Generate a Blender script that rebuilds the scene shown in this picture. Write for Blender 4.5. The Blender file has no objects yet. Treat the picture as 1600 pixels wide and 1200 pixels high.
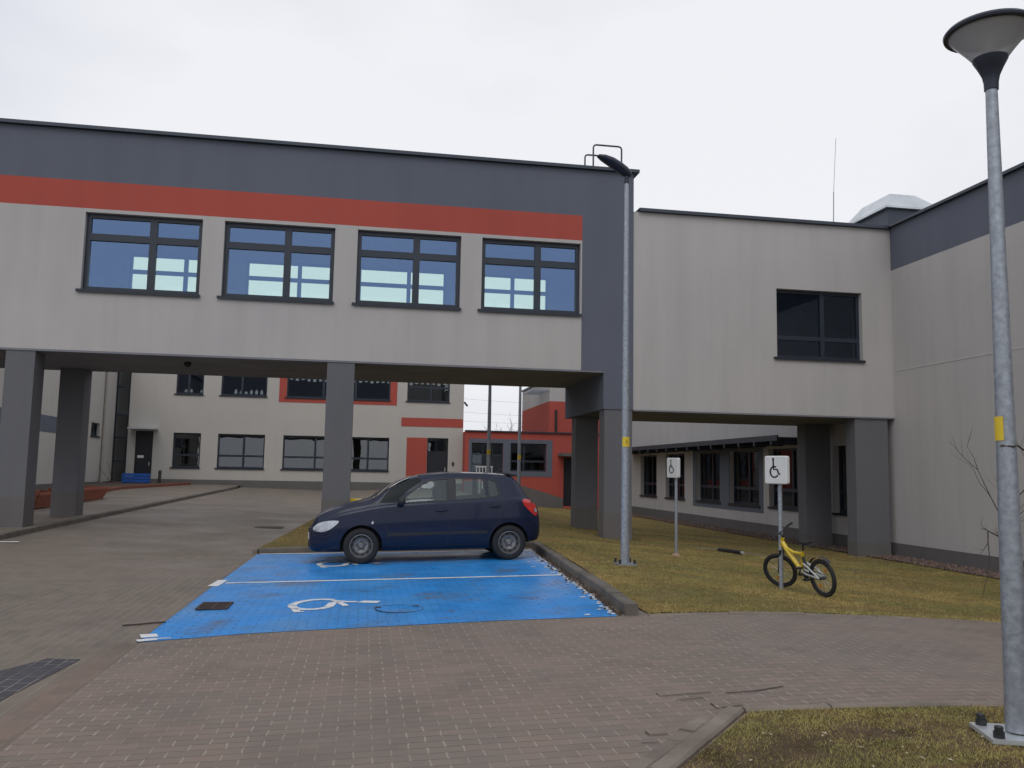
import bpy, bmesh, math, random
import numpy as np
from mathutils import Vector, Matrix
from mathutils.bvhtree import BVHTree
R = math.radians
random.seed(7); rng = np.random.default_rng(7)
scn = bpy.context.scene
COL = scn.collection

# ------------------------------------------------------------ camera
cam_d = bpy.data.cameras.new("camera"); cam = bpy.data.objects.new("camera", cam_d); COL.objects.link(cam)
cam_d.sensor_width = 36.0; cam_d.lens = 1331.6 / 1600 * 36; cam_d.clip_start = 0.05; cam_d.clip_end = 2000
YAW, PITCH, ROLL = 0.16982, 0.10341, -0.018198
fw = Vector((math.sin(YAW)*math.cos(PITCH), math.cos(YAW)*math.cos(PITCH), math.sin(PITCH)))
rt = Vector((math.cos(YAW), -math.sin(YAW), 0)); dn = fw.cross(rt)
rt2 = rt*math.cos(ROLL) + dn*math.sin(ROLL); dn2 = -rt*math.sin(ROLL) + dn*math.cos(ROLL)
m3 = Matrix((rt2, -dn2, -fw)).transposed()
cam.matrix_world = Matrix.Translation((0, 0, 1.45)) @ m3.to_4x4()
scn.camera = cam

# ------------------------------------------------------------ sky, sun, exposure
SUN_EL, SUN_AZ = 48, 200            # azimuth clockwise from +Y
world = bpy.data.worlds.new("World"); scn.world = world; world.use_nodes = True
nt = world.node_tree; nt.nodes.clear()
sky = nt.nodes.new("ShaderNodeTexSky"); sky.sky_type = 'NISHITA'; sky.sun_disc = False
sky.sun_elevation = R(SUN_EL); sky.sun_rotation = R(SUN_AZ); sky.air_density = 1; sky.dust_density = 4
hsv = nt.nodes.new("ShaderNodeHueSaturation"); hsv.inputs["Saturation"].default_value = .25
wtc = nt.nodes.new("ShaderNodeTexCoord"); wmap = nt.nodes.new("ShaderNodeMapping"); wmap.inputs["Scale"].default_value = (1, 1, 2.2)
wn = nt.nodes.new("ShaderNodeTexNoise"); wn.inputs["Scale"].default_value = 1.7; wn.inputs["Detail"].default_value = 5
wr = nt.nodes.new("ShaderNodeValToRGB")
wr.color_ramp.elements[0].position = .36; wr.color_ramp.elements[0].color = (7.2, 7.45, 8.15, 1)
wr.color_ramp.elements[1].position = .60; wr.color_ramp.elements[1].color = (8.75, 8.85, 9.25, 1)
wmix = nt.nodes.new("ShaderNodeMixRGB"); wmix.inputs[0].default_value = .93
bg = nt.nodes.new("ShaderNodeBackground"); bg.inputs["Strength"].default_value = .1
wo = nt.nodes.new("ShaderNodeOutputWorld")
L = nt.links.new
L(sky.outputs[0], hsv.inputs["Color"]); L(wtc.outputs["Generated"], wmap.inputs[0]); L(wmap.outputs[0], wn.inputs["Vector"])
wd = nt.nodes.new("ShaderNodeVectorMath"); wd.operation = 'DOT_PRODUCT'; wd.inputs[1].default_value = (.20, .93, .30)   # the thin bright part of the cloud cover
wa = nt.nodes.new("ShaderNodeMath"); wa.operation = 'ABSOLUTE'; wg = nt.nodes.new("ShaderNodeMapRange")
for i_, v_ in ((1, .78), (2, .985), (3, -.17), (4, .07)): wg.inputs[i_].default_value = v_
ws = nt.nodes.new("ShaderNodeMath"); ws.operation = 'ADD'
L(wtc.outputs["Generated"], wd.inputs[0]); L(wd.outputs["Value"], wa.inputs[0]); L(wa.outputs[0], wg.inputs[0]); L(wn.outputs[0], ws.inputs[0]); L(wg.outputs[0], ws.inputs[1])
L(ws.outputs[0], wr.inputs[0]); L(hsv.outputs[0], wmix.inputs[1]); L(wr.outputs[0], wmix.inputs[2]); L(wmix.outputs[0], bg.inputs[0]); L(bg.outputs[0], wo.inputs[0])
sd = bpy.data.lights.new("sun", 'SUN'); sd.energy = .55; sd.angle = R(35); sd.color = (1, .97, .93)
sun = bpy.data.objects.new("sun", sd); COL.objects.link(sun)
az = R(SUN_AZ); el = R(SUN_EL)
sdir = Vector((math.sin(az)*math.cos(el), math.cos(az)*math.cos(el), math.sin(el)))
sun.rotation_euler = (-sdir).to_track_quat('-Z', 'Y').to_euler(); sun.location = (0, 0, 40)
scn.view_settings.view_transform = 'Standard'; scn.view_settings.look = 'None'
scn.view_settings.exposure = 0.06; scn.view_settings.gamma = 1
scn.cycles.max_bounces = 8; scn.cycles.transparent_max_bounces = 16

# ------------------------------------------------------------ materials
class NB:
    """small node builder"""
    def __init__(s, name):
        s.m = bpy.data.materials.new(name); s.m.use_nodes = True; s.t = s.m.node_tree
        s.b = s.t.nodes["Principled BSDF"]; s.out = s.t.nodes["Material Output"]
        s.tc = s.t.nodes.new("ShaderNodeTexCoord").outputs["Object"]
    def put(s, sock, v):
        if isinstance(v, bpy.types.NodeSocket): s.t.links.new(v, sock)
        else: sock.default_value = v
    def ma(s, op, a, b=0.0, c=0.0, clamp=False):
        n = s.t.nodes.new("ShaderNodeMath"); n.operation = op; n.use_clamp = clamp
        s.put(n.inputs[0], a); s.put(n.inputs[1], b); s.put(n.inputs[2], c); return n.outputs[0]
    def noise(s, scale, detail=3, vec=None, rough=.55):
        n = s.t.nodes.new("ShaderNodeTexNoise"); n.inputs["Scale"].default_value = scale; n.inputs["Detail"].default_value = detail
        n.inputs["Roughness"].default_value = rough; s.t.links.new(vec or s.tc, n.inputs["Vector"]); return n.outputs[0]
    def stretch(s, sc):
        n = s.t.nodes.new("ShaderNodeMapping"); n.inputs["Scale"].default_value = sc; s.t.links.new(s.tc, n.inputs[0]); return n.outputs[0]
    def rng(s, v, a, b, c, d):
        n = s.t.nodes.new("ShaderNodeMapRange"); s.put(n.inputs[0], v)
        for i, q in enumerate((a, b, c, d)): s.put(n.inputs[i+1], q)
        return n.outputs[0]
    def mix(s, f, a, b, mode='MIX'):
        n = s.t.nodes.new("ShaderNodeMixRGB"); n.blend_type = mode; s.put(n.inputs[0], f)
        s.put(n.inputs[1], c4(a)); s.put(n.inputs[2], c4(b)); return n.outputs[0]
    def bump(s, h, strength, dist=.01):
        n = s.t.nodes.new("ShaderNodeBump"); n.inputs["Strength"].default_value = strength; n.inputs["Distance"].default_value = dist
        s.t.links.new(h, n.inputs["Height"]); s.t.links.new(n.outputs[0], s.b.inputs["Normal"])
    def set(s, **k):
        for a, v in k.items(): s.put(s.b.inputs[{'col': 'Base Color', 'rough': 'Roughness', 'metal': 'Metallic', 'coat': 'Coat Weight', 'spec': 'Specular IOR Level'}[a]], c4(v) if a == 'col' else v)
        return s
def c4(v): return (*v, 1) if isinstance(v, tuple) and len(v) == 3 else v
def sc3(c, k): return tuple(min(1, x*k) for x in c)

def mat(name, col, rough=.6, metal=0, var=.08, scale=4, bump=0, bscale=90, coat=0, bdist=.01):
    n = NB(name); f = n.rng(n.noise(scale, 4), .3, .7, 0, 1)
    n.set(col=n.mix(f, sc3(col, 1-var), sc3(col, 1+var)), rough=rough, metal=metal, coat=coat)
    if bump: n.bump(n.noise(bscale, 3), bump, bdist)
    return n.m
def stucco(name, col, dirt=.16):
    n = NB(name)
    big = n.rng(n.noise(.35, 4), .3, .7, 0, 1); st = n.rng(n.noise(1, 5, n.stretch((2.4, 2.4, .22))), .42, .75, 0, 1)
    gr = n.rng(n.noise(60, 2), .25, .75, 0, 1)
    c = n.mix(big, sc3(col, 1.05), (col[0]*.95, col[1]*.96, col[2]*.98))
    c = n.mix(n.ma('MULTIPLY', st, dirt), c, sc3(col, .45))
    c = n.mix(n.ma('MULTIPLY', gr, .12), c, sc3(col, .72))
    n.set(col=c, rough=.93, spec=.2); n.bump(n.noise(140, 2), .35, .006); return n.m

def brick(name, swap, ca, cb, jend, jlong, kend, klong, w=.2, h=.1, paint=None, rough=.62, grime=.5):
    n = NB(name)
    d = n.t.nodes.new("ShaderNodeSeparateXYZ"); n.t.links.new(n.tc, d.inputs[0])
    wob = n.ma('MULTIPLY', n.ma('SUBTRACT', n.noise(9, 3), .5), .022)
    X, Y = (d.outputs[1], d.outputs[0]) if swap else (d.outputs[0], d.outputs[1])
    X = n.ma('ADD', X, wob); Y = n.ma('ADD', Y, n.ma('MULTIPLY', wob, -.8))
    v = n.ma('DIVIDE', Y, h); row = n.ma('FLOOR', v); fv = n.ma('SUBTRACT', v, row)
    u = n.ma('ADD', n.ma('DIVIDE', X, w), n.ma('MULTIPLY', row, .5)); cl = n.ma('FLOOR', u); fu = n.ma('SUBTRACT', u, cl)
    du = n.ma('MULTIPLY', n.ma('MINIMUM', fu, n.ma('SUBTRACT', 1.0, fu)), w)
    dv = n.ma('MULTIPLY', n.ma('MINIMUM', fv, n.ma('SUBTRACT', 1.0, fv)), h)
    je = n.rng(du, .0035, .0085, 1, 0); jl = n.rng(dv, .002, .0065, 1, 0)
    cx = n.t.nodes.new("ShaderNodeCombineXYZ"); n.put(cx.inputs[0], cl); n.put(cx.inputs[1], row)
    wn = n.t.nodes.new("ShaderNodeTexWhiteNoise"); wn.noise_dimensions = '2D'; n.t.links.new(cx.outputs[0], wn.inputs["Vector"])
    big = n.rng(n.ma('ADD', n.noise(.33, 4), n.ma('MULTIPLY', n.ma('SUBTRACT', wn.outputs[0], .5), .16)), .42, .58, 0, 1)
    base = n.mix(big, ca, cb)
    base = n.mix(n.rng(wn.outputs[0], 0, 1, 0, .30), base, sc3(ca, .62))
    base = n.mix(n.ma('MULTIPLY', n.rng(n.noise(1.4, 6, rough=.7), .48, .72, 0, 1), grime), base, sc3(cb, .5))
    base = n.mix(n.ma('MULTIPLY', n.rng(n.noise(150, 2), .35, .7, 0, 1), .28), base, sc3(ca, .5))
    pres = n.rng(n.noise(2.3, 4), .34, .6, .25, 1)
    ke = n.ma('MULTIPLY', je, n.ma('MULTIPLY', pres, kend)); kl = n.ma('MULTIPLY', jl, n.ma('MULTIPLY', pres, klong))
    if paint:
        pc = n.mix(n.rng(n.noise(2.2, 5), .35, .7, 0, 1), paint, sc3(paint, .82))
        pc = n.mix(n.rng(n.noise(.8, 5, rough=.65), .45, .68, 0, .55), pc, (.10, .33, .62))
        pc = n.mix(n.rng(wn.outputs[0], 0, 1, 0, .28), pc, sc3(paint, .62))
        worn = n.rng(n.ma('ADD', n.noise(1.1, 5, rough=.65), n.ma('MULTIPLY', n.noise(28, 3), .35)), .73, .90, 0, .8)
        pc = n.mix(n.ma('MULTIPLY', n.ma('MAXIMUM', ke, kl), .9), pc, sc3(paint, .42))
        base = n.mix(worn, pc, base)
        n.set(rough=n.rng(n.noise(1.3, 4), .35, .7, .26, .5))
        n.b.inputs["Specular IOR Level"].default_value = .5
    else:
        base = n.mix(kl, base, jlong); base = n.mix(ke, base, jend)
        n.set(rough=n.rng(n.noise(.5, 4), .35, .65, rough-.14, rough+.2))
    n.set(col=base)
    hgt = n.ma('SUBTRACT', n.ma('MULTIPLY', n.noise(120, 2), .25), n.ma('MAXIMUM', je, jl))
    n.bump(n.ma('ADD', hgt, n.ma('MULTIPLY', wn.outputs[0], .35)), .55, .006)
    return n.m

def glass(name, refl, trans, rough=.01):
    n = NB(name); t = n.t
    g = t.nodes.new("ShaderNodeBsdfGlossy"); g.inputs["Roughness"].default_value = rough; g.inputs[0].default_value = c4(refl)
    bp = t.nodes.new("ShaderNodeBump"); bp.inputs["Strength"].default_value = .04; bp.inputs["Distance"].default_value = .05
    t.links.new(n.noise(.9, 2), bp.inputs["Height"]); t.links.new(bp.outputs[0], g.inputs["Normal"])
    tr = t.nodes.new("ShaderNodeBsdfTransparent"); tr.inputs[0].default_value = c4(trans)
    a = t.nodes.new("ShaderNodeAddShader"); t.links.new(g.outputs[0], a.inputs[0]); t.links.new(tr.outputs[0], a.inputs[1])
    t.links.new(a.outputs[0], n.out.inputs[0]); return n.m

M = {}
M['light'] = stucco('light_render', (.485, .463, .446))
M['white'] = stucco('pale_render', (.50, .475, .435), .07)
M['grey'] = stucco('grey_render', (.136, .148, .182), .12)
M['colgrey'] = stucco('column_render', (.150, .151, .162), .14)
M['red'] = stucco('red_render', (.43, .092, .070), .09)
M['plinth'] = stucco('plinth_render', (.15, .14, .135), .2)
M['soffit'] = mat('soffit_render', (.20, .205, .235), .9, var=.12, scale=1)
M['coping'] = mat('coping_metal', (.055, .065, .085), .42, .4)
M['frame'] = mat('window_frame', (.022, .030, .046), .38)
M['sill'] = mat('sill_metal', (.028, .034, .046), .4, .3)
M['black'] = mat('black_metal', (.02, .021, .024), .45)
M['doorblk'] = mat('door_dark', (.018, .02, .027), .4)
M['zinc'] = mat('galvanised_steel', (.33, .36, .40), .45, .55, var=.22, scale=26, bump=.1, bscale=60)
M['sheet'] = mat('sheet_metal', (.62, .65, .67), .38, .6, var=.12, scale=2)
M['bluepane'] = glass('blue_coated_glass', (.118, .185, .325), (.58, .66, .54))
M['rearpane'] = glass('rear_glass', (.05, .07, .09), (.80, .90, .82))
M['clearpane'] = glass('dark_glass', (.045, .055, .075), (.55, .6, .62))
M['backpane'] = glass('reflecting_glass', (.11, .115, .12), (.55, .57, .57))
M['wingpane'] = glass('low_reflection_glass', (.07, .08, .09), (.6, .62, .62))  # slightly weaker reflection than backpane
M['room'] = mat('room_plaster', (.42, .42, .41), .9)
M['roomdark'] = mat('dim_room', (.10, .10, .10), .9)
M['roof'] = mat('roof_felt', (.10, .10, .11), .9)
M['lanebrick'] = brick('paving_brick', False, (.24, .180, .145), (.208, .174, .142), (.40, .34, .28), (.11, .085, .068), .62, .95)  # dark long joints: shadow between the bricks put into the colour
M['drivebrick'] = brick('drive_brick', True, (.212, .168, .134), (.185, .157, .124), (.24, .2, .165), (.31, .26, .205), .35, .8)
M['darkbrick'] = brick('dark_brick', True, (.06, .058, .068), (.05, .05, .06), (.26, .24, .21), (.28, .25, .22), .75, .85)
M['edgebrick'] = brick('edging_brick', True, (.22, .155, .12), (.175, .14, .108), (.2, .17, .14), (.24, .20, .16), .4, .8, w=.2, h=.14)
M['blue'] = brick('blue_paint', False, (.15, .12, .1), (.12, .105, .09), (.1, .1, .1), (.1, .1, .1), .9, .8, paint=(.022, .29, .78))
n = NB('worn_white_paint')
wv = n.rng(n.ma('ADD', n.noise(3, 5, rough=.7), n.ma('MULTIPLY', n.noise(40, 2), .3)), .70, .84, 0, .8)
n.set(col=n.mix(wv, (.70, .71, .72), (.25, .32, .40)), rough=.55); n.bump(n.noise(60, 2), .3, .004); M['line'] = n.m
M['kerb'] = mat('kerb_concrete', (.20, .165, .135), .9, var=.28, scale=2.5, bump=.5, bscale=70)
M['kerbdark'] = mat('kerb_dark', (.125, .11, .092), .9, var=.3, scale=3, bump=.5, bscale=70)
n = NB('lawn_soil')
a = n.rng(n.noise(.55, 6, rough=.65), .38, .62, 0, 1); b = n.rng(n.noise(7, 5, rough=.7), .35, .65, 0, 1)
c = n.mix(a, (.27, .19, .075), (.16, .145, .05)); c = n.mix(n.ma('MULTIPLY', b, .6), c, (.085, .058, .026))
c = n.mix(n.rng(n.noise(1.1, 5, rough=.7), .56, .68, 0, .9), c, (.21, .145, .10))
n.set(col=c, rough=.95, spec=.1); n.bump(n.noise(35, 5), .9, .03); M['lawn'] = n.m
n = NB('grass_blades')
a = n.rng(n.noise(.55, 6, rough=.65), .38, .62, 0, 1); b = n.rng(n.noise(60, 2), .3, .7, 0, 1)
c = n.mix(a, (.55, .43, .135), (.22, .26, .065)); c = n.mix(n.ma('MULTIPLY', n.rng(n.noise(4.3, 5, n.stretch((.6, 1.6, 1)), .7), .44, .62, 0, 1), .8), c, (.21, .15, .055)); c = n.mix(n.ma('MULTIPLY', b, .4), c, (.62, .48, .25))
n.set(col=c, rough=.75, spec=.15); M['grass'] = n.m
n = NB('bare_earth')
a = n.rng(n.noise(3.1, 6, rough=.7), .38, .62, 0, 1); b = n.rng(n.noise(22, 5, rough=.7), .3, .7, 0, 1)
c = n.mix(a, (.185, .125, .088), (.085, .062, .030)); c = n.mix(n.ma('MULTIPLY', b, .6), c, (.06, .045, .025))
n.set(col=c, rough=.95, spec=.1); n.bump(n.noise(45, 5, rough=.7), 1.0, .02); M['bare'] = n.m
M['gravel'] = mat('gravel_stone', (.17, .115, .095), .9, var=.5, scale=14)
M['soil'] = mat('bed_soil', (.075, .055, .042), .95, var=.3, scale=8, bump=.8, bscale=30)
M['far'] = mat('far_ground', (.09, .09, .04), .95, var=.3, scale=.2)
M['paint'] = None
n = NB('navy_car_paint')
n.set(col=n.mix(n.rng(n.noise(3, 5), .4, .7, 0, .35), (.004, .010, .036), (.010, .014, .028)), rough=n.rng(n.noise(5, 4), .4, .7, .26, .42), metal=.0, coat=.35, spec=.25)
n.b.inputs["Coat Roughness"].default_value = .06; M['paint'] = n.m
M['cabin'] = mat('cabin_trim', (.025, .025, .027), .85)
M['tyre'] = mat('tyre_rubber', (.018, .018, .019), .85, bump=.2, bscale=60)
M['rim'] = mat('steel_rim', (.22, .215, .21), .5, .5, var=.2, scale=12)
M['rimdark'] = mat('rim_dark', (.05, .052, .055), .5, .5)
M['carglass'] = glass('car_glass', (.075, .085, .09), (.62, .70, .66))
M['shieldglass'] = mat('windscreen_glass', (.012, .016, .018), .06, coat=1)
n = NB('dark_side_glass'); n.set(col=(.016, .020, .022), rough=.3, spec=.12); M['darkglass'] = n.m
M['lamp'] = mat('headlight_lens', (.50, .52, .54), .12, .55, var=.25, scale=14, coat=1)
M['tail'] = mat('tail_lens', (.55, .018, .012), .15, var=.25, scale=9, coat=1)
M['plasticblk'] = mat('black_plastic', (.016, .017, .02), .55)
M['yellow'] = mat('yellow_sticker', (.72, .52, .03), .5, var=.1)
M['yellowp'] = mat('yellow_bike_paint', (.66, .47, .02), .3, coat=.6)
M['orange'] = mat('orange_reflector', (.65, .22, .02), .3)
M['ink'] = mat('black_ink', (.014, .014, .015), .6)
M['signwhite'] = mat('sign_white', (.66, .67, .66), .4, var=.04)
M['redwood'] = mat('red_planter_wood', (.30, .085, .042), .7, var=.3, scale=6)
M['bluebox'] = mat('blue_planter', (.015, .095, .42), .5, var=.12)
M['bark'] = mat('bark', (.07, .055, .045), .9, var=.3, scale=20)
M['rust'] = mat('rusty_grate', (.060, .040, .034), .7, .3, var=.35, scale=9)
M['paper'] = mat('white_paper', (.7, .7, .68), .8, var=.03)
M['navyhead'] = mat('lamp_housing', (.030, .036, .055), .4, .3)
n = NB('frosted_bowl'); n.set(col=(.72, .73, .75), rough=.18); n.b.inputs["Transmission Weight"].default_value = .55; n.b.inputs["IOR"].default_value = 1.15; M['bowl'] = n.m
M['brass'] = mat('concrete_foot', (.30, .20, .15), .9, var=.3, scale=20)

# ------------------------------------------------------------ mesh helpers
class MB:
    def __init__(s): s.v = []; s.f = []; s.mi = []; s.i = 0
    def quad(s, a, b, c, d): s.face([a, b, c, d])
    def face(s, pts):
        k = len(s.v); s.v += [tuple(p) for p in pts]; s.f.append(tuple(range(k, k+len(pts)))); s.mi.append(s.i)
    def box(s, x0, x1, y0, y1, z0, z1, mtx=None):
        p = [Vector((x, y, z)) for z in (z0, z1) for y in (y0, y1) for x in (x0, x1)]
        if mtx: p = [mtx @ q for q in p]
        k = len(s.v); s.v += [tuple(q) for q in p]
        for f in ((0, 2, 3, 1), (4, 5, 7, 6), (0, 1, 5, 4), (2, 6, 7, 3), (0, 4, 6, 2), (1, 3, 7, 5)):
            s.f.append(tuple(k+i for i in f)); s.mi.append(s.i)
        return s
    def mbox(s, fr, u0, u1, d0, d1, w0, w1):
        k = len(s.v); s.v += [fr(u, d, w) for w in (w0, w1) for d in (d0, d1) for u in (u0, u1)]
        for f in ((0, 2, 3, 1), (4, 5, 7, 6), (0, 1, 5, 4), (2, 6, 7, 3), (0, 4, 6, 2), (1, 3, 7, 5)):
            s.f.append(tuple(k+i for i in f)); s.mi.append(s.i)
        return s
    def grid(s, rows, close=False):
        k = len(s.v); n = len(rows[0])
        for r in rows: s.v += [tuple(p) for p in r]
        for i in range(len(rows)-1):
            for j in range(n if close else n-1):
                j2 = (j+1) % n
                s.f.append((k+i*n+j, k+i*n+j2, k+(i+1)*n+j2, k+(i+1)*n+j)); s.mi.append(s.i)
        return s
    def tube(s, path, r, n=8, cap=True):
        path = [Vector(p) for p in path]; rs = r if isinstance(r, (list, tuple)) else [r]*len(path)
        rows = []; up = None
        for i, p in enumerate(path):
            t = (path[min(i+1, len(path)-1)] - path[max(i-1, 0)]).normalized()
            if up is None:
                up = t.orthogonal().normalized()
            up = (up - t*up.dot(t)).normalized() if (up - t*up.dot(t)).length > 1e-6 else t.orthogonal().normalized()
            q = t.cross(up)
            rows.append([p + (up*math.cos(2*math.pi*j/n) + q*math.sin(2*math.pi*j/n))*rs[i] for j in range(n)])
        s.grid(rows, True)
        if cap: s.face(rows[0][::-1]); s.face(rows[-1])
        return s
    def lathe(s, prof, n=24, axis='z', o=(0, 0, 0), mtx=None):
        rows = []
        for r, h in prof:
            row = []
            for j in range(n):
                a = 2*math.pi*j/n; c, q = r*math.cos(a), r*math.sin(a)
                p = {'z': (c, q, h), 'y': (c, h, q), 'x': (h, c, q)}[axis]
                p = Vector((p[0]+o[0], p[1]+o[1], p[2]+o[2])); row.append(mtx @ p if mtx else p)
            rows.append(row)
        return s.grid(rows, True)
    def ribbon(s, pts, wd, zf=None, closed=False):
        """flat stroke of given width in a plane; pts are 2D, zf maps (a,b) to 3D"""
        P = [np.array(p, float) for p in pts]; Lf = []; Rr = []
        for i in range(len(P)):
            t = P[min(i+1, len(P)-1)] - P[max(i-1, 0)]; t = t/(np.hypot(*t)+1e-9); nn = np.array([-t[1], t[0]])*wd/2
            Lf.append(P[i]+nn); Rr.append(P[i]-nn)
        return s.grid([[zf(*p) for p in Lf], [zf(*p) for p in Rr]])
    def build(s, name, mats, parent=None, smooth=False, world=False, auto=None):
        me = bpy.data.meshes.new(name); vs = s.v
        if world and parent is not None:
            root = parent
            while root.parent: root = root.parent
            o = root.location; vs = [(a[0]-o.x, a[1]-o.y, a[2]-o.z) for a in vs]
        me.from_pydata([tuple(a) for a in vs], [], s.f); mats = mats if isinstance(mats, list) else [mats]
        for m in mats: me.materials.append(m)
        if any(s.mi): me.polygons.foreach_set("material_index", s.mi)
        bm = bmesh.new(); bm.from_mesh(me); bmesh.ops.remove_doubles(bm, verts=bm.verts, dist=1e-5); bmesh.ops.recalc_face_normals(bm, faces=bm.faces)
        if smooth:
            for f in bm.faces: f.smooth = True
            ang = R(auto or 40)
            for e in bm.edges:
                if len(e.link_faces) == 2 and e.calc_face_angle(0) > ang: e.smooth = False
        bm.to_mesh(me); bm.free()
        ob = bpy.data.objects.new(name, me); COL.objects.link(ob)
        if parent is not None: ob.parent = parent
        return ob
def tag(o, label=None, cat=None, group=None, kind=None):
    for k, v in (('label', label), ('category', cat), ('group', group), ('kind', kind)):
        if v: o[k] = v
    return o
def thing(name, label, cat, loc=(0, 0, 0), rz=0, group=None):
    o = bpy.data.objects.new(name, None); COL.objects.link(o); o.location = loc; o.rotation_euler = (0, 0, rz); o.empty_display_size = .2
    return tag(o, label, cat, group)
def struct(o): o['kind'] = 'structure'; return o
def dup(root, loc, rz=None, label=None, group=None):
    def cp(o, par):
        c = o.copy(); COL.objects.link(c)
        if par is not None: c.parent = par
        for ch in kids.get(o.name, []): cp(ch, c)
        return c
    kids = {}
    for o in list(COL.objects):
        if o.parent: kids.setdefault(o.parent.name, []).append(o)
    r = cp(root, None); r.location = loc
    if rz is not None: r.rotation_euler = (0, 0, rz)
    tag(r, label, None, group); return r

# ------------------------------------------------------------ terrain
def sst(t): t = min(1, max(0, t)); return t*t*(3-2*t)
def gz(x, y):
    z = -.5*sst((x-3.3)/9.5)
    if -6.8 < x < 3.2: z += -.132*((x+6.8)/4.9 if x < -1.9 else (3.2-x)/5.1)     # shallow drainage valley along the bays
    z += .0165*max(0, y-18)*(1-sst((x-4.5)/5))
    return z
def gl(x, y):      # lawn surface: a little proud of the paving at the kerb, level with it at the lane
    return gz(x, y) + .008 + .025*min(1, max(0, (y-9.1)/1.2)) + .07*min(1, max(0, (y-8.9)/1.6))*(1-sst((x-3.2)/3)) - .03*sst((x-4)/2)*(1-sst((x-8)/4))*min(1, max(0, (y-9.2)/1.5))
def gp(x, y):      # a point surveyed on level ground, moved along its sight line onto the real slope
    a, c = x, y
    for _ in range(6):
        f = (1.45-gz(a, c))/1.45; a, c = x*f, y*f
    return (a, c)
def GP(P): return [gp(*p) for p in P]
def poly_sheet(pts, step, zf, mb=None):
    bm = bmesh.new(); vs = [bm.verts.new((x, y, 0)) for x, y in pts]; bm.faces.new(vs)
    xs = [p[0] for p in pts]; ys = [p[1] for p in pts]
    for a, lo, hi in ((0, min(xs), max(xs)), (1, min(ys), max(ys))):
        k = math.floor(lo/step)*step+step
        while k < hi:
            no = (1, 0, 0) if a == 0 else (0, 1, 0); co = (k, 0, 0) if a == 0 else (0, k, 0)
            bmesh.ops.bisect_plane(bm, geom=bm.verts[:]+bm.edges[:]+bm.faces[:], plane_co=co, plane_no=no, dist=1e-5); k += step
    mb = mb or MB(); bm.verts.index_update()
    base = len(mb.v); mb.v += [(v.co.x, v.co.y, zf(v.co.x, v.co.y)) for v in bm.verts]
    for f in bm.faces: mb.f.append(tuple(base+v.index for v in f.verts)); mb.mi.append(mb.i)
    bm.free(); return mb
def sheet(name, pts, step, off, m, zf=gz):
    return struct(poly_sheet(pts, step, lambda x, y: zf(x, y)+off).build(name, m, None, True))

# ground to the horizon, with a hole-free finer middle lying lower than every paved sheet
def zfar(x, y): return gz(max(-30, min(30, x)), max(-20, min(60, y))) - .08
b = poly_sheet([(-300, -300), (300, -300), (300, 400), (-300, 400)], 20, lambda x, y: zfar(x, y)-.5)
struct(b.build('ground', M['far'], None, True))
sheet('court_ground', [(-28, -18), (32, -18), (32, 60), (-28, 60)], 1.0, -.05, M['far'])
sheet('driveway', [(-6.9, -8), (-2.22, -8), (-2.14, 8.3), (-1.95, 8.3), (-1.9, 16.6), (-1.2, 25.9), (7.5, 25.9), (7.5, 46), (-6.1, 46), (-6.75, 20)], .7, 0, M['drivebrick'])
sheet('edging', [(-2.22, -8), (-1.90, -8), (-1.93, 8.3), (-2.14, 8.3)], .5, .001, M['edgebrick'])
sheet('lane', [(-1.90, -8), (20, -8), (20, 9.4), (3.0, 8.9), (3.4, 16.7), (-1.9, 16.7), (-1.93, 8.3)], .5, 0, M['lanebrick'])
sheet('paving_patch', GP([(-2.9, 4.6), (-2.16, 5.65), (-2.03, 7.0), (-2.28, 7.05), (-2.62, 6.3), (-3.0, 5.5)]), .5, .004, M['darkbrick'])
sheet('footway', [(-13, -8), (-7.0, -8), (-6.87, 20), (-6.22, 46), (-13, 46)], .8, .09, M['drivebrick'])
STALL = [(-1.78, 7.62), (-.99, 7.93), (.06, 8.17), (1.375, 8.45), (2.62, 8.62), (2.76, 10.13), (2.88, 12.0), (3.17, 15.95), (.8, 15.55), (-1.70, 15.05), (-1.76, 11.3)]
STALL = GP(STALL)
sheet('parking_bays', STALL, .5, .004, M['blue'])

# painted markings
def zpaint(x, y): return (x, y, gz(x, y)+.009)
def ground_ribbon(name, strokes, label):
    b = MB()
    for pts, wd in strokes:
        pts = GP(pts); P = []
        for a, c in zip(pts[:-1], pts[1:]):
            k = max(1, int(math.dist(a, c)/.25))
            P += [(a[0]+(c[0]-a[0])*i/k, a[1]+(c[1]-a[1])*i/k) for i in range(k)]
        P.append(pts[-1]); b.ribbon(P, wd, zpaint)
    o = b.build(name, M['line']); o['kind'] = 'structure'; return o
ground_ribbon('bay_line', [([(-1.65, 11.32), (.33, 11.65), (2.83, 12.08)], .10)], '')
ground_ribbon('bay_end_line', [([(-1.67, 15.08), (-.2, 15.32), (3.1, 15.9)], .12)], '')
ground_ribbon('bay_corner_line', [([(-1.76, 11.02), (-1.74, 11.30), (-1.73, 11.62)], .13), ([(-1.80, 7.66), (-1.66, 7.73)], .10), ([(-1.82, 7.86), (-1.69, 7.9)], .17), ([(-1.72, 7.74), (-1.55, 7.765)], .035)], '')
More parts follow.
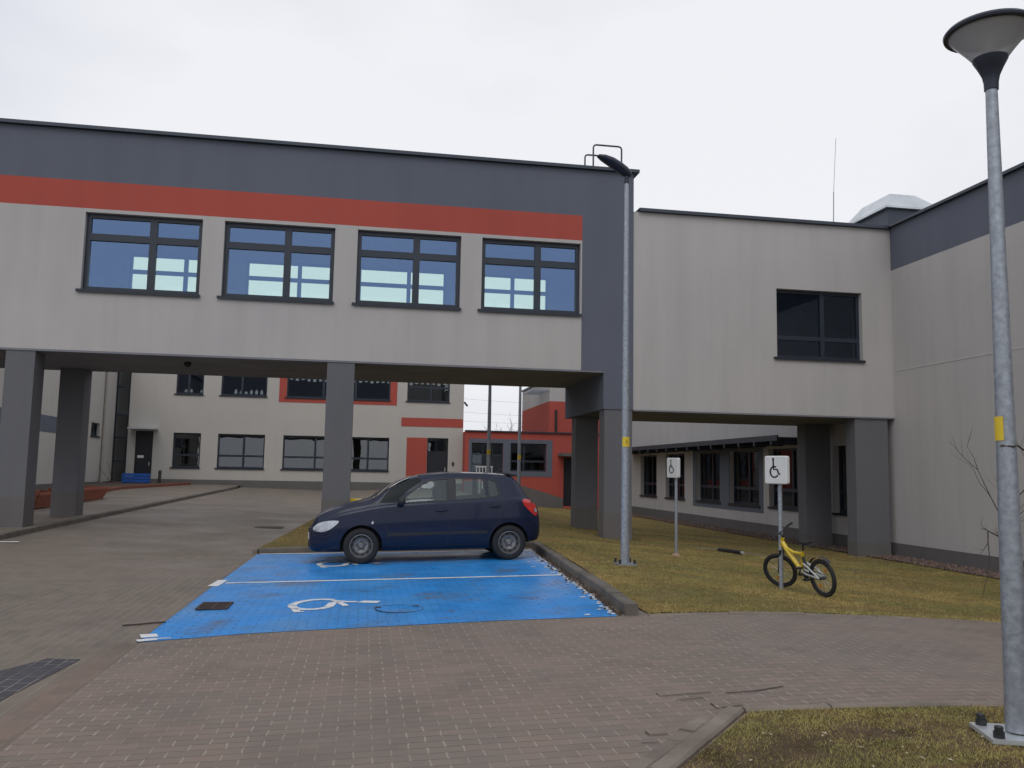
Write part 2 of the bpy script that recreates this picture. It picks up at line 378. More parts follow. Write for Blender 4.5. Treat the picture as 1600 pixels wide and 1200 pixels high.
# ragged white edge along the kerb, brick by brick
KX_ = [gp(2.62, 8.62), gp(2.76, 10.13), gp(2.88, 12.0), gp(3.17, 15.95)]
def kedge(y): return np.interp(y, [p[1] for p in KX_], [p[0] for p in KX_])
b = MB(); yk = 8.80
while yk < 16.1:
    xk = kedge(yk)
    for j in range(4):
        p = (.9, .3, .06, .02)[j] if yk < 12.5 else (.9, .55, .35, .2)[j]
        if rng.random() < p:
            x1 = xk - .005 - j*.09 + rng.uniform(-.015, .015); x0 = x1-rng.uniform(.035, .08); dy_ = rng.uniform(0, .02)
            if j < 1 or rng.random() < .6: b.quad(zpaint(x0, yk+dy_), zpaint(x1, yk+.01), zpaint(x1, yk+.085), zpaint(x0+.01, yk+.06))
    yk += .1
o = b.build('kerbside_line', M['line']); o['kind'] = 'structure'
def wheel_symbol(dx, dy):
    sh = lambda P: [(x+dx, y+dy) for x, y in P]
    arc = [(-.27, 9.86), (-.40, 9.90), (-.52, 9.85), (-.63, 9.72), (-.69, 9.56), (-.69, 9.40), (-.64, 9.27), (-.55, 9.21), (-.45, 9.21), (-.37, 9.27), (-.31, 9.36)]
    b = [(sh(arc), .10), (sh([(-.31, 9.36), (-.28, 9.62), (-.2, 9.72)]), .10), (sh([(-.29, 9.80), (-.16, 9.72), (-.02, 9.70)]), .085), (sh([(-.22, 9.70), (-.16, 9.52), (-.13, 9.42)]), .075), (sh([(-.66, 9.30), (-.61, 9.05), (-.55, 9.08)]), .08)]
    t = [(x*.5-.0, y) for x, y in []]
    b.append((sh([(.02, 9.72), (.06, 9.70), (.16, 9.68), (.22, 9.67)]), .15))
    return b
ground_ribbon('wheelchair_marking', wheel_symbol(0, 0), '')
ground_ribbon('wheelchair_marking', wheel_symbol(.08, 4.02), '')

b = MB()
for P, w_ in (([(2.02, 5.73), (2.01, 5.65), (2.39, 5.68)], .010), ([(2.48, 5.64), (2.7, 5.65), (2.95, 5.73)], .014), ([(2.28, 5.42), (2.27, 5.31), (2.46, 5.34)], .012), ([(1.67, 4.93), (1.67, 4.86), (1.78, 4.86)], .010), ([(1.58, 4.74), (1.68, 4.73)], .008), ([(2.08, 5.53), (2.29, 5.56)], .009)):
    b.ribbon(P, w_, lambda x, y: (x, y, gz(x, y)+.006))
struct(b.build('open_joint', mat('joint_gap', (.045, .034, .027), .95)))
# kerbs: rows of separate 1 m blocks
def kerb(name, path, wd, top, zf, m, unit=1.0, base=-.25):
    b = MB(); seg = []
    P = [Vector((*p, 0)) for p in path]
    for a, c in zip(P[:-1], P[1:]):
        k = max(1, round((c-a).length/unit)); seg += [(a+(c-a)*i/k, a+(c-a)*(i+1)/k) for i in range(k)]
    for a, c in seg:
        d = (c-a).normalized(); nn = Vector((-d.y, d.x, 0)); a2 = a+d*.004; c2 = c-d*.004; j = rng.uniform(-.006, .006)
        rows = []
        for q in (a2, c2):
            z = zf(q.x, q.y)+top+j
            rows.append([q-nn*wd/2+Vector((0, 0, z+base)), q-nn*wd/2+Vector((0, 0, z-.015)), q-nn*(wd/2-.015)+Vector((0, 0, z)),
                         q+nn*(wd/2-.015)+Vector((0, 0, z)), q+nn*wd/2+Vector((0, 0, z-.015)), q+nn*wd/2+Vector((0, 0, z+base))])
        b.grid(rows); b.face(rows[0][::-1]); b.face(rows[1])
    return struct(b.build(name, m))
kerb('bay_kerb', [(kedge(y_)+.16, y_) for y_ in (8.72, 10.3, 12.1, 16.4)], .14, .125, gz, M['kerbdark'])
kerb('island_kerb', [(3.40, 16.6), (-1.86, 16.6)], .12, .11, gz, M['kerbdark'])
kerb('island_kerb', [(-1.93, 16.62), (-1.2, 25.9), (3.3, 26.1)], .08, .075, gz, M['kerb'])
kerb('footway_kerb', [(-6.95, -8), (-6.81, 20), (-6.16, 44.2)], .14, .105, gz, M['kerbdark'])
kerb('lane_kerb', [(2.98, 8.70), (7.5, 9.02), (19, 9.45)], .07, .016, gz, M['kerb'])
kerb('verge_kerb', [(2.40, 5.19), (2.95, 5.14), (3.9, 5.10), (12, 4.9)], .08, .035, gz, M['kerb'], .75)
kerb('verge_kerb', [(2.36, 5.22), (1.50, 4.24), (.6, 3.2), (-.6, 1.8)], .115, .03, gz, M['kerb'], .55)
kerb('verge_edging', [(2.15, 5.16), (1.40, 4.31), (.5, 3.27)], .11, .012, gz, M['kerb'], .2)

# lawns
LAWN1 = [(3.0, 8.80), (7.5, 9.06), (19, 9.5), (19, 20), (13.3, 20), (13.3, 44), (7.0, 45.2), (4.0, 26.0), (-1.17, 25.9), (-1.88, 16.66), (3.46, 16.62), (3.16, 12.1), (3.0, 10.3)]
LAWN2 = [(2.42, 5.13), (12, 4.86), (12, -6), (-4, -6), (-.55, 1.75), (.65, 3.15), (1.55, 4.20)]
sheet('lawn', LAWN1, .4, 0, M['lawn'], gl)
def gv(x, y): return gz(x, y) + .017 + .03*(math.sin(x*3.1)*math.cos(y*2.7)*.35)
sheet('verge', LAWN2, .2, 0, M['bare'], gv)
sheet('gravel_strip', [(12.3, 9.5), (13.25, 9.5), (13.25, 41), (12.4, 41)], .6, .02, M['soil'], gl)

BARE = [(2.30, 4.42, .42, .20, .5), (2.95, 4.60, .38, .16, -.1), (1.75, 3.95, .35, .2, .7), (3.75, 4.42, .33, .2, 0), (5.3, 9.35, 1.1, .25, 0), (7.2, 9.5, .8, .25, 0)]
def barefn(x, y):
    m = np.zeros(np.shape(x))
    for cx, cy, a, c, t in BARE:
        u = (x-cx)*math.cos(t)+(y-cy)*math.sin(t); v = -(x-cx)*math.sin(t)+(y-cy)*math.cos(t)
        m = np.maximum(m, np.exp(-.8*((u/a)**2+(v/c)**2)*(1+.5*np.sin(5*np.arctan2(v/c, u/a)+cx*5))))
    return m
def inside(P, x, y):
    c = np.zeros(len(x), bool); n = len(P)
    for i in range(n):
        (x1, y1), (x2, y2) = P[i], P[i-1]
        k = ((y1 > y) != (y2 > y)) & (x < (x2-x1)*(y-y1)/(y2-y1+1e-12)+x1); c ^= k
    return c
def vgrad(x, y):                              # bare patches
    return np.sin(x*2.3+1.3*np.sin(y*1.7))*np.cos(y*1.9+np.sin(x*1.1))
def blades(name, boxes, poly, zf, label):
    V = []
    for x0, x1, y0, y1, n, h in boxes:
        x = rng.uniform(x0, x1, n); y = rng.uniform(y0, y1, n)
        k = inside(poly, x, y) & ((rng.random(n) > .6*(vgrad(x, y) > .45)) & (rng.random(n) > .97*barefn(x, y)))
        x, y = x[k], y[k]; z = np.array([zf(a, c) for a, c in zip(x, y)])-.004; n = len(x)
        a = rng.uniform(0, 2*np.pi, n); hh = h*rng.uniform(.5, 1.3, n); w = hh*.055+.0012; ln = rng.uniform(.3, 1.3, n)*hh; a2 = rng.uniform(0, 2*np.pi, n)
        p0 = np.stack([x-np.cos(a)*w, y-np.sin(a)*w, z], 1); p1 = np.stack([x+np.cos(a)*w, y+np.sin(a)*w, z], 1)
        p2 = np.stack([x+np.cos(a2)*ln, y+np.sin(a2)*ln, z+hh], 1)
        V.append(np.stack([p0, p1, p2], 1).reshape(-1, 3))
    V = np.concatenate(V); nt_ = len(V)//3
    me = bpy.data.meshes.new(name); me.vertices.add(len(V)); me.vertices.foreach_set("co", V.ravel())
    me.loops.add(len(V)); me.loops.foreach_set("vertex_index", np.arange(len(V), dtype=np.int32))
    me.polygons.add(nt_); me.polygons.foreach_set("loop_start", np.arange(0, len(V), 3, dtype=np.int32)); me.polygons.foreach_set("loop_total", np.full(nt_, 3, dtype=np.int32))
    me.update(); me.validate(); me.materials.append(M['grass'])
    o = bpy.data.objects.new(name, me); COL.objects.link(o); return tag(o, label, 'grass', None, 'stuff')
blades('verge_grass', [(1.3, 5.2, 3.2, 5.16, 170000, .016)], LAWN2, gv, 'trampled olive grass with bare soil at the near right corner')
blades('lawn_grass', [(2.9, 12.5, 8.66, 12.5, 100000, .022), (2.9, 9.5, 8.66, 9.2, 5000, .034), (2.9, 13, 12.5, 18, 70000, .026), (-1.9, 13, 16.5, 27, 60000, .03), (3, 13, 27, 44, 25000, .035)], [(x, y-.07) for x, y in LAWN1[:3]]+LAWN1[3:], gl, 'short olive lawn around the signposts and columns')
def stones(name, n, fn, s0, s1, m, label, cat):
    b = MB()
    for i in range(n):
        x, y, z = fn(); s = rng.uniform(s0, s1); rot = Matrix.Rotation(rng.uniform(0, 6.28), 3, 'Z')
        pts = [rot @ Vector((math.cos(a)*s*rng.uniform(.7, 1.1), math.sin(a)*s*rng.uniform(.5, .9), 0)) for a in np.linspace(0, 2*np.pi, 6)[:-1]]
        k = len(b.v); b.v += [(x+p.x, y+p.y, z-s*.3) for p in pts] + [(x+p.x*.6, y+p.y*.6, z+s*.55) for p in pts]
        for j in range(5): b.f.append((k+j, k+(j+1) % 5, k+5+(j+1) % 5, k+5+j)); b.mi.append(0)
        b.f.append(tuple(k+5+j for j in range(5))); b.mi.append(0)
    return tag(b.build(name, m), label, cat, None, 'stuff')
def fg():
    x = rng.uniform(12.35, 13.2); y = 10+31*rng.random()**1.6; return x, y, gl(x, y)+.03
stones('gravel', 2600, fg, .02, .05, M['gravel'], 'reddish brown gravel along the foot of the right wall', 'gravel')
def fl():
    y = rng.uniform(8.75, 15.5); x = np.interp(y, [8.72, 16.0], [0, 0])+kedge(y)+.08-abs(rng.normal(0, .07)); return x, y, gz(x, y)+.012
stones('leaf_litter', 260, fl, .008, .028, M['soil'], 'brown leaf litter and dirt gathered against the bay kerb', 'leaf litter')
b = MB()
for i in range(46):
    x = rng.uniform(1.9, 4.2); y = rng.uniform(4.0, 5.0)
    if not inside(LAWN2, np.array([x]), np.array([y]))[0]: continue
    a = rng.uniform(0, 6.28); s = rng.uniform(.005, .016); z = gv(x, y)+.012; c, q = math.cos(a), math.sin(a)
    b.face([(x-c*s*1.6, y-q*s*1.6, z), (x-q*s*.5, y+c*s*.5, z+.004), (x+c*s*1.6, y+q*s*1.6, z+.002), (x+q*s*.5, y-c*s*.5, z+.006)])
tag(b.build('paper_scrap', mat('dry_leaf', (.42, .36, .26), .9, var=.4, scale=20)), 'pale dry leaves and scraps scattered on the near verge', 'leaf litter', None, 'stuff')

# ------------------------------------------------------------ building helpers
def frY(Y): return lambda u, d, w: (u, Y+d, w)            # wall facing the camera (-Y); d goes into the wall
def frYb(Y): return lambda u, d, w: (u, Y-d, w)           # wall facing +Y
def frX(X): return lambda u, d, w: (X+d, u, w)            # wall facing -X
def frXb(X): return lambda u, d, w: (X-d, u, w)           # wall facing +X
def wall(fr, u0, u1, w0, w1, th, holes=(), mb=None):
    mb = mb or MB()
    us = sorted({u0, u1, *[min(max(h[i], u0), u1) for h in holes for i in (0, 1)]}); ws = sorted({w0, w1, *[min(max(h[i], w0), w1) for h in holes for i in (2, 3)]})
    def solid(i, j):
        if i < 0 or j < 0 or i >= len(us)-1 or j >= len(ws)-1: return False
        a, c = (us[i]+us[i+1])/2, (ws[j]+ws[j+1])/2
        return not any(h[0] < a < h[1] and h[2] < c < h[3] for h in holes)
    for i in range(len(us)-1):
        for j in range(len(ws)-1):
            if not solid(i, j): continue
            a, c, e, g = us[i], us[i+1], ws[j], ws[j+1]
            for d in (0, th): mb.quad(fr(a, d, e), fr(c, d, e), fr(c, d, g), fr(a, d, g))
            if not solid(i-1, j): mb.quad(fr(a, 0, e), fr(a, th, e), fr(a, th, g), fr(a, 0, g))
            if not solid(i+1, j): mb.quad(fr(c, 0, e), fr(c, th, e), fr(c, th, g), fr(c, 0, g))
            if not solid(i, j-1): mb.quad(fr(a, 0, e), fr(c, 0, e), fr(c, th, e), fr(a, th, e))
            if not solid(i, j+1): mb.quad(fr(a, 0, g), fr(c, 0, g), fr(c, th, g), fr(a, th, g))
    return mb
def window(root, fr, u0, u1, w0, w1, cols=(.57,), rows=(.73,), rec=.12, pane='bluepane', sill=True, over=.10, bw=.075, mw=.105, name='window', label=None):
    """frame mesh (the part) with pane and sill as sub-parts"""
    b = MB(); d0, d1 = rec, rec+.075
    b.mbox(fr, u0, u0+bw, d0, d1, w0, w1); b.mbox(fr, u1-bw, u1, d0, d1, w0, w1)
    b.mbox(fr, u0+bw, u1-bw, d0, d1, w0, w0+bw); b.mbox(fr, u0+bw, u1-bw, d0, d1, w1-bw, w1)
    for c in cols:
        q = u0+(u1-u0)*c; b.mbox(fr, q-mw/2, q+mw/2, d0-.004, d1+.004, w0+bw, w1-bw)
    edges = [u0+bw] + [u0+(u1-u0)*c for c in cols] + [u1-bw]
    for r in rows:
        q = w0+(w1-w0)*r
        for i in range(len(edges)-1):
            a = edges[i]+(mw/2 if i else 0); c = edges[i+1]-(mw/2 if i < len(edges)-2 else 0)
            b.mbox(fr, a, c, d0-.002, d1, q-mw/2, q+mw/2)
    o = b.build(name, M['frame'], root, world=True)
    if label: o['label'] = label
    p = MB(); dm = (d0+d1)/2+.01; p.quad(fr(u0+.03, dm, w0+.03), fr(u1-.03, dm, w0+.03), fr(u1-.03, dm, w1-.03), fr(u0+.03, dm, w1-.03))
    p.build('pane', M[pane], o, world=True)
    if sill:
        s = MB(); s.mbox(fr, u0-over*.8, u1+over*.3, -.055, rec-.003, w0-.035, w0+.004); s.mbox(fr, u0-over*.8, u1+over*.3, -.058, -.052, w0-.06, w0+.003)
        s.build('sill', M['sill'], o, world=True)
    return o
def part(root, name, m, fn, smooth=False):
    b = MB(); fn(b); return b.build(name, m, root, smooth, world=True)
def coping(root, boxes): return part(root, 'coping', M['coping'], lambda b: [b.box(*q) for q in boxes])

# ============================================================ bridge building (over the driveway)
YF, YR = 19.55, 23.5
br = thing('bridge_building', 'grey bridge wing with red stripe and four blue windows, on columns over the drive', 'building', (-.6, 19.55, 0))
WX = [(-6.20, -3.74), (-3.27, -.83), (-.32, 2.08), (2.58, 4.975)]; WZ = (5.24, 6.97)
F = frY(YF); holes = [(a, c, *WZ) for a, c in WX]
part(br, 'wall', M['light'], lambda b: wall(F, -17, 5.01, 3.90, 7.05, .3, holes, b))
part(br, 'red_band', M['red'], lambda b: wall(F, -17, 5.01, 7.05, 7.67, .3, (), b))
part(br, 'grey_band', M['grey'], lambda b: wall(F, -17, 5.01, 7.67, 8.82, .3, (), b))
def pier(b):
    wall(F, 5.01, 6.30, 3.90, 8.82, .3, (), b); wall(F, 5.57, 6.30, 2.99, 3.90, .3, (), b)
    b.box(5.57, 6.30, 19.85, YR, 2.99, 3.90)
    wall(frXb(6.30), 19.85, YR, 3.90, 8.82, .25, (), b)
part(br, 'corner_pier', M['grey'], pier)
RH = [(a, c, 5.20, 6.97) for a, c in WX]
part(br, 'rear_wall', M['room'], lambda b: wall(frYb(YR), -17, 6.05, 3.90, 8.82, .3, RH, b))
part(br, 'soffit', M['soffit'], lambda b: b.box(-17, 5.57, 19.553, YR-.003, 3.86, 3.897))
part(br, 'floor_slab', M['room'], lambda b: b.box(-17, 5.56, 19.86, YR-.31, 3.93, 4.12))
part(br, 'roof', [M['room'], M['roof']], lambda b: b.box(-17, 6.04, 19.86, YR-.31, 7.6, 8.5))
coping(br, [(-17, 6.42, 19.45, 19.95, 8.823, 8.90), (6.0, 6.42, 19.951, YR, 8.823, 8.90), (-17, 6.42, YR+.001, YR+.1, 8.823, 8.90)])
for i, (a, c) in enumerate(WX):
    window(br, F, a, c, *WZ, rows=(.70,), bw=.095, mw=.155)
    window(br, frYb(YR), a, c, 5.20, 6.97, sill=False, pane='rearpane', rec=.22)
def column(x0, x1, y0, y1, z0, z1, h):
    o = part(br, 'column', M['colgrey'], lambda b: b.box(x0, x1, y0, y1, h, z1))
    q = MB(); q.box(x0-.006, x1+.006, y0-.006, y1+.006, z0-.3, h); q.build('plinth', M['plinth'], o, world=True)
column(-7.59, -7.01, 19.57, 20.15, .10, 3.855, .74); column(-7.59, -7.01, 22.9, 23.47, .14, 3.855, .74)
column(-.89, -.28, 19.57, 19.98, -.1, 3.855, .78); column(-14.6, -14.0, 19.57, 20.15, .1, 3.855, .74)
column(5.60, 6.285, 19.57, 20.02, 0, 2.985, .55); column(5.66, 6.29, 22.6, 23.05, 0, 2.985, .55)
o = part(br, 'soffit_lamp', M['black'], lambda b: b.lathe([(0, 3.86), (.07, 3.86), (.09, 3.80), (.05, 3.74), (0, 3.73)], 12, 'z', (-4.1, 20.6, 0)), True)
# yellow box on the column
y = thing('meter_box', 'small yellow box fixed low on the middle column behind the car', 'box', (-.2, 19.8, .6))
part(y, 'casing', M['yellow'], lambda b: b.box(-.275, -.02, 19.70, 19.92, .62, .80)); part(y, 'lid', mat('cream_lid', (.62, .55, .36), .5), lambda b: b.box(-.12, -.015, 19.69, 19.699, .63, .79))

# roof access rails
rail = thing('roof_ladder_rail', 'dark hooped handrails standing on the bridge roof edge', 'handrail', (5.7, 20.1, 8.85))
def hoop(b, x0, x1, y, z0, z1, r=.022):
    k = .07; b.tube([(x0, y, z0), (x0, y, z1-k), (x0+k*.3, y, z1-k*.3), (x0+k, y, z1), (x1-k, y, z1), (x1-k*.3, y, z1-k*.3), (x1, y, z1-k), (x1, y, z0)], r, 8)
part(rail, 'hoop', M['coping'], lambda b: hoop(b, 5.37, 6.10, 19.93, 8.8, 9.63), True)
part(rail, 'hoop', M['coping'], lambda b: hoop(b, 5.33, 6.02, 20.6, 8.8, 9.62), True)
part(rail, 'rung', M['coping'], lambda b: b.tube([(5.37, 19.93, 9.05), (5.33, 20.6, 9.05)], .018, 6), True)

# ============================================================ link block on columns
lk = thing('link_block', 'pale windowed block on columns between the bridge wing and right wall', 'building', (9.8, 19.6, -.3))
YL = 19.57; F = frY(YL); LH = (10.03, 12.36, 4.42, 6.16)
part(lk, 'wall', M['light'], lambda b: wall(F, 6.303, 13.2, 3.0, 7.87, .3, [LH], b))
part(lk, 'rear_wall', M['light'], lambda b: wall(frYb(23.3), 6.303, 13.2, 3.0, 7.87, .3, (), b))
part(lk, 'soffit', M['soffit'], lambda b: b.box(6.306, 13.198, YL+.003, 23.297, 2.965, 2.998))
part(lk, 'floor_slab', M['roomdark'], lambda b: b.box(6.306, 13.198, YL+.31, 22.99, 3.02, 3.2))
part(lk, 'roof', [M['roof']], lambda b: b.box(6.306, 13.198, YL+.31, 22.99, 7.5, 7.75))
part(lk, 'inner_wall', M['roomdark'], lambda b: (b.box(6.4, 13.19, 21.4, 21.5, 3.21, 7.49), b.box(9.3, 9.4, YL+.31, 21.39, 3.21, 7.49)))
coping(lk, [(6.43, 13.12, YL-.1, YL+.33, 7.873, 7.95), (6.43, 13.12, YL+.34, 23.38, 7.873, 7.95)])
window(lk, F, *LH, cols=(.56,), rows=(.30,), pane='clearpane', rec=.14, over=.12)
def lcol(x0, x1, y0, y1, z0, z1):
    o = part(lk, 'column', M['colgrey'], lambda b: b.box(x0, x1, y0, y1, -.12, z1))
    q = MB(); q.box(x0-.006, x1+.006, y0-.006, y1+.006, z0-.3, -.12); q.build('plinth', M['plinth'], o, world=True)
lcol(12.12, 13.02, 19.62, 20.05, -.45, 2.963); lcol(12.24, 13.0, 22.3, 22.75, -.45, 2.963)

# ============================================================ right hall, running into the depth
hl = thing('hall_building', 'long right building with pale wall, grey top band and dark ground floor windows', 'building', (13.2, 20, -.5))
F = frX(13.2)
WY = [(37.45, 39.75), (34.0, 36.27), (30.38, 32.70), (27.14, 29.55), (24.05, 26.45), (20.75, 22.5)]
WH = [(a, c, .48, 2.37) for a, c in WY]
part(hl, 'wall', M['light'], lambda b: (wall(F, -6, 19.87, -.13, 6.79, .35, (), b), wall(F, 19.87, 42.0, -.1, 6.79, .35, WH, b)))
part(hl, 'grey_band', M['grey'], lambda b: wall(F, -6, 42, 6.79, 7.9, .35, (), b))
part(hl, 'plinth', M['plinth'], lambda b: (wall(F, -6, 19.87, -1.0, -.13, .32, (), b), wall(F, 19.87, 42, -1.0, -.1, .32, (), b)))
part(hl, 'rear_wall', M['light'], lambda b: (b.box(27, 27.3, -6, 42, -1, 7.9), b.box(13.55, 27, 41.7, 42, -1, 7.9), b.box(13.55, 27, -6, -5.7, -1, 7.9)))
part(hl, 'inner_wall', M['roomdark'], lambda b: b.box(16.5, 16.7, -5, 41.5, -.5, 7.4))
part(hl, 'floor_slab', M['roomdark'], lambda b: b.box(13.56, 16.49, 19, 41.5, -.6, -.4))
part(hl, 'ceiling', M['roomdark'], lambda b: b.box(13.56, 16.49, 19, 41.5, 2.9, 3.1))
part(hl, 'roof', M['roof'], lambda b: b.box(13.56, 26.99, -5.69, 41.69, 7.5, 7.8))
coping(hl, [(13.1, 13.6, -6.1, 42.1, 7.903, 7.97)])
part(hl, 'grey_surround', M['grey'], lambda b: wall(frX(13.185), 26.86, 33.04, .25, 2.50, .0148, [WH[2], WH[3]], b))
for i, (a, c) in enumerate(WY): window(hl, F, a, c, .48, 2.37, cols=(.46,), rows=(.30,), pane='wingpane', rec=.17)
def canopy(b):
    b.box(12.25, 13.19, 23.9, 41, 2.60, 2.66); b.box(12.2, 12.25, 23.9, 41, 2.55, 2.72)
cn = part(hl, 'canopy', M['coping'], canopy)
for k in range(15):
    q = MB(); yy = 24.3+k*1.15; q.box(12.26, 13.18, yy-.03, yy+.03, 2.44, 2.597); q.box(12.2, 12.3, yy-.05, yy+.05, 2.42, 2.549)
    q.build('bracket', M['coping'], cn, world=True)
part(hl, 'joint_line', mat('pale_joint', (.53, .51, .49), .9), lambda b: b.box(13.192, 13.2, -6, 19.5, 4.17, 4.195))

cw = thing('roof_vent', 'pale sheet metal ventilation hood on the roof corner, right', 'vent', (15.3, 23, 7.9))
def hood(b):
    rows = []
    for z, x0, x1, y0, y1 in ((9.54, 15.1, 16.95, 22.5, 24.7), (9.60, 15.1, 16.95, 22.5, 24.7), (10.08, 15.45, 16.3, 22.85, 24.3)):
        rows.append([(x0, y0, z), (x1, y0, z), (x1, y1, z), (x0, y1, z)])
    b.grid(rows, True); b.face(rows[-1]); b.face(rows[0][::-1])
part(cw, 'hood', M['sheet'], hood)
part(cw, 'shaft', M['coping'], lambda b: b.box(15.22, 16.8, 22.62, 24.58, 7.81, 9.539))
rod = thing('lightning_rod', 'thin lightning rod rising from the link block roof', 'rod', (12.48, 21, 7.75))
part(rod, 'mast', M['zinc'], lambda b: b.tube([(12.46, 21, 7.75), (12.5, 21, 9.3)], .014, 6), True); part(rod, 'tip', M['zinc'], lambda b: b.tube([(12.5, 21, 9.3), (12.6, 21, 10.85)], .007, 6), True)

# ============================================================ classroom building at the back
bk = thing('classroom_building', 'pale two storey building across the court with red framed upper window', 'building', (-3, 46, .4))
YB = 46.0; F = frY(YB)
LW = [(-9.65, -8.30), (-7.46, -5.11), (-4.19, 1.30)]; UW = [(-9.65, -8.30), (-7.43, -5.12), (-4.12, 1.28), (2.18, 4.47)]
DR1 = (-11.48, -10.62, .5, 3.22); DR2 = (3.33, 4.46, .5, 3.22); GL = (-12.55, -11.85, .5, 7.0)
holes = [(a, c, 1.41, 3.17) for a, c in LW]+[(a, c, 5.17, 7.0) for a, c in UW]+[DR1, DR2, GL]
part(bk, 'wall', M['white'], lambda b: wall(F, -12.8, 5.25, .80, 8.2, .3, holes, b))
part(bk, 'plinth', M['plinth'], lambda b: wall(F, -12.8, 5.25, -.2, .80, .3, [DR1, DR2, GL], b))
part(bk, 'side_wall', M['white'], lambda b: (b.box(4.95, 5.25, 46.31, 60, -.2, 8.2), b.box(-12.8, -12.5, 46.31, 60, -.2, 8.2), b.box(-12.5, 4.95, 59.7, 60, -.2, 8.2)))
part(bk, 'roof', M['roof'], lambda b: b.box(-12.49, 4.94, 46.31, 59.69, 7.6, 7.9))
part(bk, 'inner_wall', M['roomdark'], lambda b: (b.box(-12.4, 4.9, 51, 51.2, .4, 7.5), b.box(-12.4, 4.9, 46.31, 50.9, 4.0, 4.3)))
coping(bk, [(-12.9, 5.35, 45.9, 46.4, 8.203, 8.28)])
part(bk, 'red_surround', M['red'], lambda b: wall(frY(45.985), -4.50, 1.64, 4.91, 7.1, .0148, [(-4.12, 1.28, 5.17, 7.0)], b))
part(bk, 'red_panel', M['red'], lambda b: (b.box(1.91, 5.245, 45.985, 45.9995, 3.81, 4.28), b.box(2.23, 3.32, 45.985, 45.9995, .81, 3.22)))
for k, (a, c) in enumerate(LW): window(bk, F, a, c, 1.41, 3.17, cols=(() if k == 0 else (.55,) if k == 1 else (.30, .6, .8)), rows=(.36,), pane='backpane')
for k, (a, c) in enumerate(UW):
    o = window(bk, F, a, c, 5.17, 7.0, cols=((.45,) if k < 2 else (.35, .66) if k == 2 else (.56,)), rows=(() if k != 3 else (.42,)), pane=('clearpane' if k < 3 else 'backpane'))
    if k < 2:
        for j in range(int((c-a)/.26)):
            if rng.random() < .8:
                p = MB(); u = a+.2+j*.26; h = rng.uniform(.14, .24); p.mbox(F, u-.07, u+.07, .17, .175, 5.28, 5.28+h*.7); p.mbox(F, u-.035, u+.035, .17, .175, 5.28+h*.7, 5.28+h)
                p.build('paper_cutout', M['paper'], o, world=True)
    elif k >= 2:
        for j in range(int((c-a)/.3)):
            p = MB(); u = a+.2+j*.3; h = rng.uniform(.06, .16); p.mbox(F, u-.08, u+.08, .17, .175, 6.2-h, 6.2)
            p.build('paper_garland', M['paper'], o, world=True)
def door(root, fr, h, name='door', transom=True):
    u0, u1, w0, w1 = h
    o = part(root, name, M['doorblk'], lambda b: (b.mbox(fr, u0+.06, u1-.06, .13, .18, w0, w1-(.72 if transom else .06)), b.mbox(fr, u0, u0+.06, .11, .2, w0, w1), b.mbox(fr, u1-.06, u1, .11, .2, w0, w1), b.mbox(fr, u0+.06, u1-.06, .11, .2, w1-.06, w1), b.mbox(fr, u0+.06, u1-.06, .11, .2, w1-.74, w1-.70)))
    if transom:
        p = MB(); p.quad(fr(u0+.06, .16, w1-.70), fr(u1-.06, .16, w1-.70), fr(u1-.06, .16, w1-.06), fr(u0+.06, .16, w1-.06)); p.build('pane', M['backpane'], o, world=True)
    q = MB(); q.mbox(fr, u1-.16, u1-.13, .05, .129, w0+.95, w0+1.15); q.build('handle', M['sheet'], o, world=True); return o
door(bk, F, DR2); o = door(bk, F, DR1, transom=False)
q = MB(); q.mbox(F, -11.36, -11.05, .12, .129, 1.85, 1.98); q.build('notice', M['paper'], o, world=True)
window(bk, F, *GL, cols=(), rows=(.18, .36, .54, .76), pane='backpane', sill=False, rec=.05, name='glazed_strip')
part(bk, 'door_canopy', M['sheet'], lambda b: b.box(-11.7, -10.4, 45.2, 45.99, 3.28, 3.36))
part(bk, 'entry_panel', M['black'], lambda b: b.box(4.68, 4.78, 45.95, 45.999, 1.75, 1.95))
cam_o = thing('security_camera', 'small dark camera on the corner of the classroom building', 'camera', (5.25, 46.1, 5.1))
part(cam_o, 'arm', M['black'], lambda b: b.tube([(5.25, 46.1, 5.2), (5.36, 46.05, 5.14)], .02, 6)); part(cam_o, 'housing', M['black'], lambda b: b.tube([(5.30, 46.1, 5.2), (5.42, 45.85, 5.0)], .055, 8), True)

# ============================================================ left wing
lw = thing('left_wing', 'pale left wing with grey band, seen behind the left columns', 'building', (-12.5, 35, .4))
F = frXb(-12.5); SW = (42.25, 43.55, 2.80, 3.42)
part(lw, 'wall', M['white'], lambda b: wall(F, 23.6, 45.9, .66, 8.0, .3, [SW, (27, 30, 1.6, 3.4)], b))
part(lw, 'plinth', M['plinth'], lambda b: wall(F, 23.6, 45.9, -.3, .66, .3, (), b))
part(lw, 'grey_band', M['grey'], lambda b: b.box(-12.5, -12.488, 30.2, 38.6, 2.72, 3.38))
part(lw, 'recess_strip', mat('recess_shade', (.36, .33, .29), .7), lambda b: b.tube([(-12.42, 43.95, .3), (-12.42, 43.95, 7.9)], .06, 8), True)  # tube standing for a wall recess, its shadowy tone put into the beige
part(lw, 'side_wall', M['white'], lambda b: (b.box(-24, -12.81, 23.6, 23.9, -.3, 8.0), b.box(-24, -23.7, 23.91, 45.9, -.3, 8.0), b.box(-23.69, -12.81, 45.6, 45.9, -.3, 8)))
part(lw, 'roof', M['roof'], lambda b: b.box(-23.69, -12.81, 23.91, 45.59, 7.6, 7.9)); coping(lw, [(-12.9, -12.4, 23.5, 45.88, 8.003, 8.08)])
window(lw, F, *SW, cols=(), rows=(), pane='backpane'); window(lw, F, 27, 30, 1.6, 3.4, pane='backpane')

